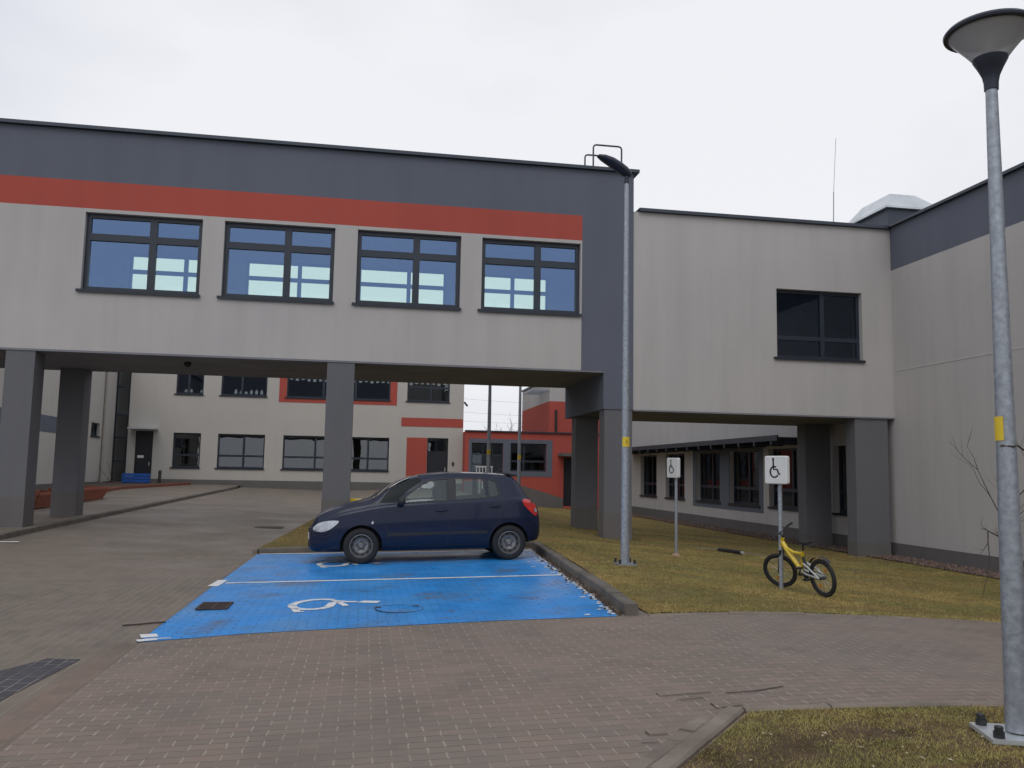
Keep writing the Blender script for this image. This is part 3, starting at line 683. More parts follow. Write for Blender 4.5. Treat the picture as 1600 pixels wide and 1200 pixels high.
# ============================================================ red pavilion
pv = thing('red_pavilion', 'low red building with grey framed window pair beyond the lawn', 'building', (8, 45, 0))
F = frY(45); P1 = (5.61, 7.30, 1.42, 2.99); P2 = (7.70, 9.66, 1.52, 3.01); PD = (10.62, 11.6, -.3, 2.3)
part(pv, 'wall', M['red'], lambda b: wall(F, 5.255, 13.15, -.6, 3.58, .3, [P1, P2, PD], b))
part(pv, 'grey_surround', M['grey'], lambda b: wall(frY(44.985), 5.46, 9.99, 1.24, 3.21, .0148, [P1, P2], b))
part(pv, 'plinth', M['plinth'], lambda b: (lambda P: [b.quad(P[i], P[i+1], (P[i+1][0], 44.96, P[i+1][2]-1.6), (P[i][0], 44.96, P[i][2]-1.6)) for i in range(len(P)-1)])([(5.26, 44.96, .95), (7, 44.96, .9), (8.5, 44.96, .72), (9.8, 44.96, .35), (10.6, 44.96, .12)]))
part(pv, 'side_wall', M['red'], lambda b: (b.box(12.85, 13.15, 45.31, 52, -.6, 3.58), b.box(5.26, 5.5, 45.31, 52, -.6, 3.58), b.box(5.5, 12.85, 51.7, 52, -.6, 3.58)))
part(pv, 'roof', M['roof'], lambda b: b.box(5.51, 12.84, 45.31, 51.69, 3.3, 3.5)); part(pv, 'inner_wall', M['roomdark'], lambda b: b.box(5.5, 12.8, 48, 48.1, 0, 3.29))
coping(pv, [(5.26, 13.18, 44.9, 45.35, 3.583, 3.65)])
window(pv, F, *P1, cols=(.36, .68), rows=(.28, .62), pane='wingpane', sill=False, bw=.06, mw=.06); window(pv, F, *P2, cols=(.38,), rows=(.36,), pane='wingpane', sill=False)
door(pv, F, PD, transom=False); part(pv, 'door_canopy', M['plinth'], lambda b: b.box(10.3, 11.9, 43.9, 44.99, 2.36, 2.52))
ub = thing('red_upper_block', 'tall block with red lower wall and pale top behind the pavilion', 'building', (9.4, 48, 3.5))
def ub_w(b, z0, z1): b.box(9.2, 13.1, 45.6, 51, z0, z1)
UX = 9.9
part(ub, 'red_wall', M['red'], lambda b: b.box(UX, 13.1, 45.45, 53.7, -.5, 5.37)); part(ub, 'pale_wall', M['light'], lambda b: b.box(UX, 13.1, 45.45, 53.7, 5.37, 6.62)); coping(ub, [(UX-.08, 13.1, 45.4, 53.8, 6.623, 6.7)])
part(ub, 'awning', M['zinc'], lambda b: [b.box(UX-.9+.0, UX-.002, 45.6+k*.32, 45.66+k*.32, 5.95, 6.02) for k in range(9)]+[b.box(UX-.94, UX-.901, 45.5, 48.4, 5.93, 6.04)])
part(ub, 'door', M['doorblk'], lambda b: b.box(UX+.3, UX+.42, 45.38, 45.449, 3.6, 4.9))

# ============================================================ street lamps
lp = thing('street_lamp', 'galvanised lamp post with leaf shaped head, on the lawn beside the painted bays', 'street lamp', (3.97, 12.69, gl(3.97, 12.69)), 0, 'tall leaf headed lamp posts')
b = MB(); b.tube([(0, 0, .03), (0, 0, .6), (0, 0, 3), (0, 0, 6.05)], [.072, .068, .054, .034], 20); b.build('pole', M['zinc'], lp, True)
b = MB(); b.box(-.15, .15, -.15, .15, 0, .028); pl = b.build('base_plate', M['zinc'], lp)
for sx in (-1, 1):
    for sy in (-1, 1):
        b = MB(); b.lathe([(0, .09), (.018, .09), (.018, .03), (.03, .03), (.03, .0)], 8, 'z', (sx*.115, sy*.115, .0)); b.build('bolt', M['black'], pl)
def sticker(par, r, z0, z1, a0, a1, marks=True):
    b = MB(); n = 8
    b.grid([[(r*math.cos(a0+(a1-a0)*j/n), r*math.sin(a0+(a1-a0)*j/n), z) for j in range(n+1)] for z in (z0, z1)])
    o = b.build('sticker', M['yellow'], par)
    if marks:
        q = MB(); am = (a0+a1)/2; zz = (z0+z1)/2; h = z1-z0
        P = lambda a, z: ((r+.0015)*math.cos(am+a), (r+.0015)*math.sin(am+a), zz+z)
        q.face([P(-.12, h*.3), P(.16, h*.05), P(.02, h*.02), P(.14, -h*.3), P(-.2, -h*.02), P(-.03, h*.0)]); q.build('mark', M['ink'], o)
    return o
sticker(lp, .0645, 1.79, 1.94, R(205), R(335))
b = MB(); ax = Vector((-.93, -.12, .30)).normalized(); side = Vector((.12, -.93, 0)).normalized(); upv = ax.cross(side)*-1
if upv.z < 0: upv = -upv
rows = []
for t, wd, up_, dn_ in ((-.03, .02, .02, .02), (0, .06, .06, .07), (.08, .085, .08, .085), (.2, .105, .085, .075), (.36, .115, .08, .06), (.50, .095, .06, .04), (.585, .05, .035, .02), (.61, .01, .005, .004)):
    c = Vector((.05, 0, 6.13)) + ax*t + upv*(.06*math.sin(t*3.2))
    rows.append([c + side*wd*math.cos(a) + upv*(up_ if math.sin(a) > 0 else dn_)*math.sin(a) for a in np.linspace(0, 2*np.pi, 17)[:-1]])
b.grid(rows, True); b.face(rows[0]); b.face(rows[-1]); hd = b.build('lamp_head', M['navyhead'], lp, True)
b = MB(); b.tube([(0, 0, 5.98), (0, 0, 6.1), (.02, 0, 6.16)], [.045, .045, .05], 12); b.build('collar', M['navyhead'], lp, True)
dup(lp, (4.0-.23, 26, gl(3.77, 26)-.03), 0, 'nearer of two lamp posts seen under the bridge, before the red pavilion')
dup(lp, (5.27, 29, gl(5.27, 29)-.03), 0, 'farther of two lamp posts seen under the bridge, before the red pavilion')

lx, ly = 3.70, 4.43
l2 = thing('trumpet_lamp', 'tall near lamp post with flared trumpet shade at the right edge', 'street lamp', (lx, ly, gv(lx, ly)+.02))
b = MB(); b.tube([(0, 0, .02), (0, 0, 1.0), (0, 0, 2.2), (0, 0, 3.82)], [.066, .060, .048, .0335], 28); b.build('pole', M['zinc'], l2, True)
b = MB(); b.box(-.20, .20, -.17, .17, -.012, .012, Matrix.Rotation(R(-18), 4, 'Z')); pl = b.build('base_plate', M['sheet'], l2)
for sx in (-1, 1):
    for sy in (-1, 1):
        p = Matrix.Rotation(R(-18), 3, 'Z') @ Vector((sx*.15, sy*.125, 0)); b = MB()
        b.lathe([(0, .075), (.02, .075), (.023, .07), (.023, .045), (.03, .045), (.03, .012)], 8, 'z', tuple(p)); b.build('bolt', M['black'], pl)
sticker(l2, .0575, 1.66, 1.80, R(147), R(220), False)
b = MB(); b.lathe([(.0, 3.80), (.040, 3.80), (.042, 3.85), (.05, 3.89), (.072, 3.94), (.098, 3.99), (.10, 4.0), (0, 4.0)], 32); b.build('collar', M['navyhead'], l2, True)
b = MB(); b.lathe([(.095, 3.995), (.14, 4.055), (.19, 4.115), (.234, 4.166), (.228, 4.166), (.185, 4.12), (.135, 4.06), (.09, 4.003)], 40); bowl = b.build('lamp_bowl', M['bowl'], l2, True)
b = MB(); b.lathe([(0, 4.005), (.04, 4.005), (.035, 4.08), (.03, 4.13), (0, 4.14)], 16); b.build('bulb', M['signwhite'], bowl, True)
b = MB(); b.lathe([(0, 4.165), (.20, 4.162), (.238, 4.155), (.252, 4.16), (.256, 4.175), (.243, 4.192), (.14, 4.215), (0, 4.225)], 40); b.build('lid', M['navyhead'], l2, True)

# sapling behind the trumpet lamp, bare in winter
def branch(b, p, d, ln, r, depth):
    p = Vector(p); d = Vector(d).normalized(); pts = [p]; q = p.copy(); dd = d.copy()
    for i in range(4):
        dd = (dd + Vector((rng.normal(0, .12), rng.normal(0, .12), rng.normal(.04, .08)))).normalized(); q = q+dd*ln/4; pts.append(q.copy())
    b.tube(pts, [r, r*.85, r*.7, r*.55, r*.35], 5, False)
    if depth > 0:
        for k in range(3 if depth > 1 else 2):
            i = int(rng.integers(1, 5)); a = rng.uniform(0, 6.28); e = (dd + Vector((math.cos(a), math.sin(a), .3))*.75).normalized()
            branch(b, pts[i], e, ln*rng.uniform(.45, .65), r*.5, depth-1)
sx, sy = 8.05, 9.75
sp = thing('sapling', 'thin bare sapling behind the near lamp post', 'tree', (sx, sy, gl(sx, sy)))
b = MB(); b.tube([(0, 0, -.05), (.01, 0, .6), (0, .01, 1.25), (.02, 0, 1.9)], [.022, .02, .016, .01], 8); b.build('trunk', M['bark'], sp, True)
b = MB()
for p, d, ln in (((0, 0, 1.15), (-.50, -.05, .9), .80), ((0, 0, 1.18), (.5, .1, .85), .8), ((0, 0, .95), (-.6, 0, .35), .32), ((.01, 0, 1.5), (.35, .2, .9), .7), ((0, 0, 1.0), (.6, -.1, .6), .6), ((-.22, 0, 1.05), (-.1, 0, -.9), .55)): branch(b, p, d, ln, .009, 2)
b.build('branches', M['bark'], sp)
# twig tied to the lamp post
tw = MB(); tw.tube([(-.055, -.02, 1.63), (.0, -.065, 1.625), (.055, -.02, 1.635), (.11, .0, 1.61), (.22, .01, 1.60)], .006, 5); tw.build('tie', M['bark'], l2)

# ============================================================ wheelchair parking signs
def make_sign(loc, h, label, rz, w=.355, ht=.388, dp=.055, foot=False):
    s = thing('parking_sign', label, 'sign', loc, rz, 'wheelchair bay signs')
    b = MB(); b.tube([(0, 0, -.1), (0, 0, h-.2)], .030, 16); b.build('post', M['zinc'], s, True)
    b = MB(); rows = []
    def rr(yy, k):
        P = []
        for cx, cz, a0 in ((1, 1, 0), (-1, 1, 90), (-1, -1, 180), (1, -1, 270)):
            for a in (0, 30, 60, 90):
                P.append((cx*(w/2-.03)+(.03-k)*math.cos(R(a0+a)), yy, h-ht/2+cz*(ht/2-.03)+(.03-k)*math.sin(R(a0+a))))
        return P
    rows = [rr(-.04-dp/2-.03+.0, .012), rr(-.04-dp/2-.022, .0), rr(-.04+dp/2-.022, 0), rr(-.04+dp/2-.012, .012)]
    b.grid(rows, True); b.face(rows[0]); b.face(rows[-1]); bx = b.build('sign_box', M['signwhite'], s)
    yf = rows[0][0][1]-.002
    Z = lambda a, c: (a*w/150, yf, h-ht/2+c*ht/200)     # symbol units as on the sign face
    q = MB()
    q.face([Z(-16+dx, dz) for dx, dz in ((-5, 66), (6, 68), (8, 80), (5, 86), (-4, 86), (-7, 76))])
    q.ribbon([(-15, 70), (-14, 18)], 10, Z); q.ribbon([(-17, 26), (-2, 21), (4, 20)], 11, Z); q.ribbon([(-14, 36), (-13, 4), (10, 3), (13, 0), (19, -27), (24, -30), (31, -27)], 11, Z)
    q.ribbon([(-16+math.cos(a)*0-0+27*math.cos(a)+8, -14+38*math.sin(a)) for a in np.linspace(R(108), R(325), 22)], 11, Z)
    q.build('wheelchair_symbol', M['ink'], bx)
    if foot:
        f = MB(); f.lathe([(0, .06), (.04, .055), (.09, .02), (.11, -.03)], 12); f.build('footing', M['brass'], s)
    return s
make_sign((5.70, 11.10, gl(5.7, 11.1)), 1.745-gl(5.7, 11.1), 'nearer white wheelchair sign, on the post with the yellow bicycle', R(-60))
make_sign((6.02, 15.95, gl(6.02, 15.95)), 1.79-gl(6.02, 15.95), 'farther white wheelchair sign alone on the lawn, with an earthy foot', R(-74), foot=True)

# ============================================================ parked car
def pchip(xs, ys):
    xs = np.array(xs, float); ys = np.array(ys, float)
    if xs[0] > xs[-1]: xs, ys = xs[::-1], ys[::-1]
    h = np.diff(xs); d = np.diff(ys)/h; m = np.zeros_like(ys); m[0], m[-1] = d[0], d[-1]
    for i in range(1, len(xs)-1):
        if d[i-1]*d[i] > 0: w1, w2 = 2*h[i]+h[i-1], h[i]+2*h[i-1]; m[i] = (w1+w2)/(w1/d[i-1]+w2/d[i])
    def f(x):
        i = int(np.clip(np.searchsorted(xs, x)-1, 0, len(h)-1)); t = (x-xs[i])/h[i]
        return (2*t**3-3*t**2+1)*ys[i]+(t**3-2*t*t+t)*h[i]*m[i]+(-2*t**3+3*t*t)*ys[i+1]+(t**3-t*t)*h[i]*m[i+1]
    return f
def car():
    KX = [.84, .80, .70, .50, .25, 0, -.20, -.45, -.80, -1.1, -1.5, -2.0, -2.4, -2.56, -2.66, -2.88, -3.0, -3.08, -3.14]
    T = dict(
        zb=[.24, .21, .19, .19, .19, .19, .19, .19, .19, .19, .19, .19, .20, .22, .24, .27, .29, .31, .36],
        w=[.50, .585, .68, .755, .80, .815, .82, .82, .82, .82, .82, .82, .815, .808, .80, .77, .735, .69, .60],
        zs=[.50, .57, .68, .765, .835, .885, .92, .95, .97, .985, 1.0, 1.02, 1.03, 1.03, 1.02, .98, .93, .86, .70],
        zt=[.53, .64, .79, .885, .955, 1.005, 1.06, 1.235, 1.40, 1.455, 1.485, 1.472, 1.445, 1.42, 1.36, 1.09, .965, .875, .72],
        wr=[.40, .48, .56, .64, .685, .70, .70, .66, .60, .575, .565, .562, .56, .555, .555, .60, .61, .58, .50],
        dr=[.01, .02, .03, .03, .03, .03, .035, .05, .055, .055, .055, .055, .055, .05, .05, .04, .03, .02, .01])
    KX = [x if x > -2.462 else -2.462+(x+2.462)*.84 for x in KX]
    S = {k: pchip(KX, v) for k, v in T.items()}
    def half(x):
        zb, w, zs, zt, wr_, dr = (float(S[k](x)) for k in ('zb', 'w', 'zs', 'zt', 'wr', 'dr')); H = zs-zb
        C = [(0, zb), (.6*w, zb), (.90*w, zb+.012), (.97*w, zb+.13*H), (.995*w, zb+.32*H), (w, zb+.58*H), (.990*w, zs-.17*H), (.982*w, zs-.05*H), (.955*w, zs), (.930*w, zs+.012),
             (.93*w*.5+wr_*.5+.012, zs*.5+(zt-dr)*.5), (wr_, zt-dr), (.85*wr_, zt-dr*.42), (.45*wr_, zt-.08*dr), (0, zt)]
        out = []; C2 = [np.array(c) for c in [(-C[1][0], C[1][1])]+C+[(-C[-2][0], C[-2][1])]]
        for i in range(1, len(C2)-2):
            for t in np.linspace(0, 1, 5)[:-1]:
                p0, p1, p2, p3 = C2[i-1:i+3]
                out.append(.5*((2*p1)+(-p0+p2)*t+(2*p0-5*p1+4*p2-p3)*t*t*.8+(-p0+3*p1-3*p2+p3)*t**3*.8) if False else p1+(p2-p1)*t + (0 if t == 0 else (-(t*(1-t))*.5)*((p3-p2)-(p1-p0))*.25))
        out.append(np.array(C[-1])); return out
    xs = sorted({*np.linspace(.84, KX[-1], 76), *KX}, reverse=True)
    b = MB(); rows = []
    for x in xs:
        h = half(x); rows.append([(x, p[0], p[1]) for p in h]+[(x, -p[0], p[1]) for p in h[-2:0:-1]])
    b.grid(rows, True); b.face(rows[0]); b.face(rows[-1][::-1])
    root = thing('parked_car', 'dark navy hatchback parked in the far blue bay, steel wheels and dirty sides', 'car', (-.007, 15.09, 0))
    CY = 15.09; zf_ = gz(-.007, CY); zr_ = gz(2.455, CY)
    root.matrix_basis = Matrix.Translation((-.007, CY, zf_+.004)) @ Matrix.Rotation(R(181.5), 4, 'Z') @ Matrix.Rotation(math.atan2(zr_-zf_, 2.462), 4, 'Y')
    body = b.build('body', [M['paint'], M['cabin'], M['plasticblk']], root, True, auto=32)
    me = body.data
    bvh = BVHTree.FromPolygons([v.co.copy() for v in me.vertices], [tuple(p.vertices) for p in me.polygons])
    def proj(x, z, s, off):
        h = bvh.ray_cast(Vector((x, 3*s, z)), Vector((0, -s, 0)))
        if h[0] is None: h = bvh.find_nearest(Vector((x, .5*s, z)))
        nrm = h[1]
        if nrm.y*s < 0: nrm = -nrm
        return h[0]+nrm*off
    def patch(poly, s, off, step=.035):
        bm = bmesh.new(); bm.faces.new([bm.verts.new((x, 0, z)) for x, z in poly])
        for a in (0, 2):
            lo = min(p[0 if a == 0 else 1] for p in poly); hi = max(p[0 if a == 0 else 1] for p in poly); k = lo+step
            while k < hi:
                v = (k, 0, 0) if a == 0 else (0, 0, k)
                bmesh.ops.bisect_plane(bm, geom=bm.verts[:]+bm.edges[:]+bm.faces[:], plane_co=v, plane_no=(1, 0, 0) if a == 0 else (0, 0, 1), dist=1e-5); k += step
        mb = MB(); bm.verts.index_update(); mb.v = [tuple(proj(v.co.x, v.co.z, s, off)) for v in bm.verts]
        mb.f = [tuple(v.index for v in f.verts) for f in bm.faces]; mb.mi = [0]*len(mb.f); bm.free(); return mb
    def lines(pls, s, wd=.010, off=.0025):
        mb = MB()
        for pl in pls:
            P = []
            for a, c in zip(pl[:-1], pl[1:]):
                k = max(1, int(math.dist(a, c)/.04)); P += [(a[0]+(c[0]-a[0])*i/k, a[1]+(c[1]-a[1])*i/k) for i in range(k)]
            P.append(pl[-1]); mb.ribbon(P, wd, lambda x, z: tuple(proj(x, z, s, off)))
        return mb
    def smooth_poly(P, n=4):
        P = [np.array(p) for p in P]; out = []
        for i in range(len(P)):
            p0, p1, p2, p3 = P[i-1], P[i], P[(i+1) % len(P)], P[(i+2) % len(P)]
            for t in np.linspace(0, 1, n+1)[:-1]: out.append(tuple(.5*((2*p1)+(-p0+p2)*t+(2*p0-5*p1+4*p2-p3)*t*t+(-p0+3*p1-3*p2+p3)*t**3)))
        return out
    FG = [(-.60, .975), (-.80, 1.14), (-1.00, 1.275), (-1.16, 1.35), (-1.43, 1.372), (-1.415, 1.0)]
    RG = [(-1.55, 1.01), (-1.565, 1.375), (-2.06, 1.365), (-2.08, 1.045)]
    QG = [(-2.13, 1.05), (-2.115, 1.36), (-2.22, 1.345), (-2.27, 1.28), (-2.31, 1.08)]
    def cutter(poly_fn):
        mb = MB(); poly_fn(mb); o = mb.build('cutter', [M['paint'], M['cabin']]); o.data.polygons.foreach_set("material_index", [1]*len(o.data.polygons)); return o
    def prism(mb, poly, y0, y1):
        rows = [[(x, y0, z) for x, z in poly], [(x, y1, z) for x, z in poly]]; mb.grid(rows, True); mb.face(rows[0]); mb.face(rows[1])
    cuts = [cutter(lambda m, p=p: prism(m, p, -1.2, 1.2)) for p in (FG, RG, QG)]
    cuts.append(cutter(lambda m: prism(m, [(-.75, .93), (-1.0, 1.30), (-1.2, 1.385), (-2.25, 1.375), (-2.45, 1.0), (-2.4, .93)], -.52, .52)))
    for wx in (0, -2.462):
        for s in (-1, 1):
            cuts.append(cutter(lambda m, wx=wx, s=s: (lambda r: (m.grid(r, True), m.face(r[0]), m.face(r[1])))([[(wx+.345*math.cos(a), s*.56, .285+.345*math.sin(a)) for a in np.linspace(0, 2*np.pi, 41)[:-1]], [(wx+.345*math.cos(a), s*1.1, .285+.345*math.sin(a)) for a in np.linspace(0, 2*np.pi, 41)[:-1]]])))
    for c in cuts:
        md = body.modifiers.new('cut', 'BOOLEAN'); md.object = c; md.operation = 'DIFFERENCE'; md.solver = 'EXACT'
        try: md.material_mode = 'INDEX'
        except Exception: pass
    bpy.context.view_layer.update()
    # cutters live in body space while evaluating
    for c in cuts: c.matrix_world = body.matrix_world.copy() if False else root.matrix_basis.copy()
    bpy.context.view_layer.update()
    dg = bpy.context.evaluated_depsgraph_get(); new = bpy.data.meshes.new_from_object(body.evaluated_get(dg)); body.modifiers.clear()
    body.data = new; new.name = 'body'
    for c in cuts: bpy.data.objects.remove(c)
    bm = bmesh.new(); bm.from_mesh(new)
    for e in bm.edges:
        if len(e.link_faces) == 2: e.smooth = e.calc_face_angle(0) < R(32)
    for f in bm.faces: f.smooth = True
    bm.to_mesh(new); bm.free()
    for s in (1, -1):
        for P in (FG, RG, QG):
            cx = sum(p[0] for p in P)/len(P); cz = sum(p[1] for p in P)/len(P)
            g = patch([(cx+(x-cx)*1.01, cz+(z-cz)*1.01) for x, z in P], s, -.006); w_ = g.build('side_window', M['carglass'], root, True)
            lines([list(P)+[P[0]]], s, .022, .002).build('window_seal', M['plasticblk'], w_)
        patch([(-1.435, 1.0), (-1.445, 1.372), (-1.55, 1.375), (-1.535, 1.01)], s, .002).build('door_pillar', M['plasticblk'], root, True)
        patch([(-.29, .985), (-.40, 1.13), (-.52, 1.235), (-.70, 1.325), (-.90, 1.385), (-.98, 1.375), (-.99, 1.325), (-.77, 1.19), (-.62, 1.055), (-.565, .985)], s, .004, .03).build('quarter_glass', M['darkglass'], root, True)
        HL = smooth_poly([(.775, .56), (.70, .655), (.555, .70), (.375, .705), (.385, .655), (.505, .565), (.64, .525)])
        patch(HL, s, .005, .03).build('headlight', M['lamp'], root, True)
        TX = lambda P: [(x if x > -2.462 else -2.462+(x+2.462)*.84, z) for x, z in P]
        TL = smooth_poly(TX([(-2.75, 1.0), (-2.88, 1.0), (-2.99, .95), (-3.05, .84), (-3.06, .74), (-2.99, .735), (-2.87, .83), (-2.77, .92)]))
        tl = patch(TL, s, .006, .03).build('tail_light', M['tail'], root, True)
        patch(smooth_poly(TX([(-3.0, .86), (-3.045, .83), (-3.045, .79), (-3.0, .80)])), s, .010, .03).build('reverse_lens', M['lamp'], tl, True)
        patch([(-.155, .66), (-.185, .695), (-.20, .67), (-.18, .635)], s, .006, .03).build('indicator', M['lamp'], root)
        patch([(-.42, .50), (-1.415, .50), (-1.415, .455), (-.42, .44)], s, .006, .05).build('door_trim', M['plasticblk'], root)
        patch([(-1.445, .50), (-2.10, .50), (-2.07, .455), (-1.445, .455)], s, .006, .05).build('door_trim', M['plasticblk'], root)
        DL = [[(-.36, .93), (-.39, .70), (-.44, .30)], [(-.44, .285), (-1.40, .275)], [(-1.44, 1.0), (-1.435, .6), (-1.41, .28)], [(-1.42, .275), (-2.03, .28), (-2.13, .42), (-2.22, .58), (-2.33, .70), (-2.37, .85), (-2.34, 1.03)]]
        lines(DL, s).build('door_seam', M['plasticblk'], root)
        lines([[(.66, .78), (.45, .84), (.2, .905), (-.1, .955), (-.22, .975)]], s, .008).build('bonnet_seam', M['plasticblk'], root)
        for L_ in ([(.78, .47), (.60, .44), (.42, .50)], TX([(-2.80, .60), (-2.98, .62), (-3.08, .62)]), [(.80, .36), (.55, .35)]): lines([L_], s, .008).build('bumper_seam', M['plasticblk'], root)
        lines([[(-.95, 1.42), (-1.5, 1.45), (-2.3, 1.42), (-2.5, 1.39)]], s, .016, .002).build('roof_strip', M['plasticblk'], root)
        for hx, hz in ((-1.31, .845), (-2.21, .90)):
            p = proj(hx, hz, s, 0); mb = MB(); mb.tube([(p.x+.085, p.y, p.z-.004), (p.x+.06, p.y+s*.028, p.z), (p.x-.06, p.y+s*.028, p.z), (p.x-.085, p.y, p.z)], .014, 8)
            h_ = mb.build('door_handle', M['paint'], root, True); patch([(hx+.06, hz-.03), (hx-.06, hz-.03), (hx-.05, hz+.02), (hx+.05, hz+.02)], s, .002).build('handle_shade', M['plasticblk'], h_)  # flat dark patch behind the handle: recess shade put into its colour
        mb = MB(); mtx = Matrix.Translation((-.64, s*.905, 1.005)) @ Matrix.Rotation(s*R(14), 4, 'Z') @ Matrix.Diagonal((.062, .105, .075, 1))
        mb.lathe([(0.001, -1), (.5, -.9), (.85, -.55), (1, 0), (.9, .5), (.6, .85), (0.001, 1)], 16, 'z', mtx=mtx); mb.tube([(-.60, s*.79, .965), (-.64, s*.86, .98)], .03, 8); mb.build('wing_mirror', M['plasticblk'], root, True)
    def top_patch(poly, off, sgn=1):
        bm = bmesh.new(); bm.faces.new([bm.verts.new((x, y_, 0)) for x, y_ in poly])
        for k in np.arange(-3, 1, .05): bmesh.ops.bisect_plane(bm, geom=bm.verts[:]+bm.edges[:]+bm.faces[:], plane_co=(k, 0, 0), plane_no=(1, 0, 0), dist=1e-5)
        for k in np.arange(-.7, .7, .1): bmesh.ops.bisect_plane(bm, geom=bm.verts[:]+bm.edges[:]+bm.faces[:], plane_co=(0, k+.011, 0), plane_no=(0, 1, 0), dist=1e-5)
        mb = MB(); bm.verts.index_update()
        for v in bm.verts:
            h = bvh.ray_cast(Vector((v.co.x, v.co.y, 3)), Vector((0, 0, -1))); nn = h[1] if h[1].z > 0 else -h[1]; mb.v.append(tuple(h[0]+nn*off))
        mb.f = [tuple(v.index for v in f.verts) for f in bm.faces]; mb.mi = [0]*len(mb.f); bm.free(); return mb
    top_patch([(-.20, -.66), (-.17, 0), (-.20, .66), (-.50, .62), (-.80, .565), (-.86, 0), (-.80, -.565), (-.50, -.62)], .004).build('windscreen', M['shieldglass'], root, True)
    top_patch(TX([(-2.67, -.50), (-2.665, 0), (-2.67, .50), (-2.88, .53), (-2.885, 0), (-2.88, -.53)]), .004).build('rear_window', M['shieldglass'], root, True)
    b = MB(); b.box(-2.66, -2.48, -.53, .53, 1.405, 1.43, Matrix.Translation((-2.6, 0, 1.41)) @ Matrix.Rotation(R(-10), 4, 'Y') @ Matrix.Translation((2.6, 0, -1.41))); b.build('spoiler', M['plasticblk'], root)
    b = MB(); b.tube([(-2.35, 0, 1.44), (-2.5, 0, 1.54)], .008, 6); b.build('aerial', M['plasticblk'], root)
    b = MB()
    b.tube([(-.17, .5, 1.075), (-.24, .1, 1.115), (-.3, -.3, 1.14)], .009, 6); b.build('wiper', M['plasticblk'], root)
    b = MB(); b.box(.825, .852, -.36, .36, .50, .57); b.box(.835, .856, -.42, .42, .27, .36); b.build('grille', M['plasticblk'], root)
    b = MB(); b.box(.843, .862, -.26, .26, .385, .485); b.build('number_plate', M['signwhite'], root)
    for hx, hy in ((-1.33, .33), (-1.33, -.33), (-2.22, .3), (-2.22, -.3)):
        b = MB(); mtx = Matrix.Translation((hx, hy, 1.12 if hx > -2 else 1.08)) @ Matrix.Diagonal((.055, .14, .10, 1)); b.lathe([(0.01, -1), (.8, -.85), (1, -.3), (1, .4), (.75, .9), (0.01, 1)], 14, 'z', mtx=mtx)
        if hx > -2: b.box(hx-.05, hx+.05, hy-.21, hy+.21, .8, 1.03)
        b.build('seat', M['cabin'], root, True)
    b = MB(); b.lathe([(.155, -.012), (.17, 0), (.155, .012), (.142, 0), (.155, -.012)], 24, 'x', mtx=Matrix.Translation((-.78, .33, .98)) @ Matrix.Rotation(R(25), 4, 'Y')); b.build('steering_wheel', M['cabin'], root, True)
    # wheels
    for wx in (0, -2.462):
        for s in (1, -1):
            o = (wx, 0, .29); b = MB()
            def Lp(pr): return [(r, s*y_) for r, y_ in pr]
            b.lathe(Lp([(0, .770), (.028, .772), (.034, .762), (.05, .755), (.058, .735), (.095, .748), (.115, .752), (.128, .735), (.165, .722), (.178, .70)]), 40, 'y', o)
            wh = b.build('wheel', M['rim'], root, True, auto=55)
            t = MB(); t.lathe(Lp([(.185, .62), (.20, .60), (.262, .60), (.284, .625), (.29, .66), (.29, .745), (.282, .785), (.262, .803), (.215, .805), (.193, .795), (.186, .78)]), 48, 'y', o); t.build('tyre', M['tyre'], wh, True)
            r = MB(); r.lathe(Lp([(.187, .70), (.189, .798), (.180, .800), (.174, .786), (.168, .74), (.160, .715)]), 48, 'y', o); r.build('rim', M['rim'], wh, True)
            for k in range(10):
                h = MB(); a = 2*math.pi*k/10+.15; ca, sa = math.cos(a), math.sin(a)
                h.face([(wx+ (.147+.013*math.cos(q))*ca-.021*math.sin(q)*sa, s*.7385, .29+(.147+.013*math.cos(q))*sa+.021*math.sin(q)*ca) for q in np.linspace(0, 2*np.pi, 11)[:-1]])
                h.build('slot_shade', M['plasticblk'], wh)  # flat dark face: shade inside an open slot put into its colour
            for k in range(5):
                h = MB(); a = 2*math.pi*k/5+.3; h.lathe([(0, s*.765), (.010, s*.764), (.011, s*.735)], 6, 'y', (wx+.075*math.cos(a), 0, .29+.075*math.sin(a)))
                h.build('wheel_nut', M['rimdark'], wh)
    return root
car()

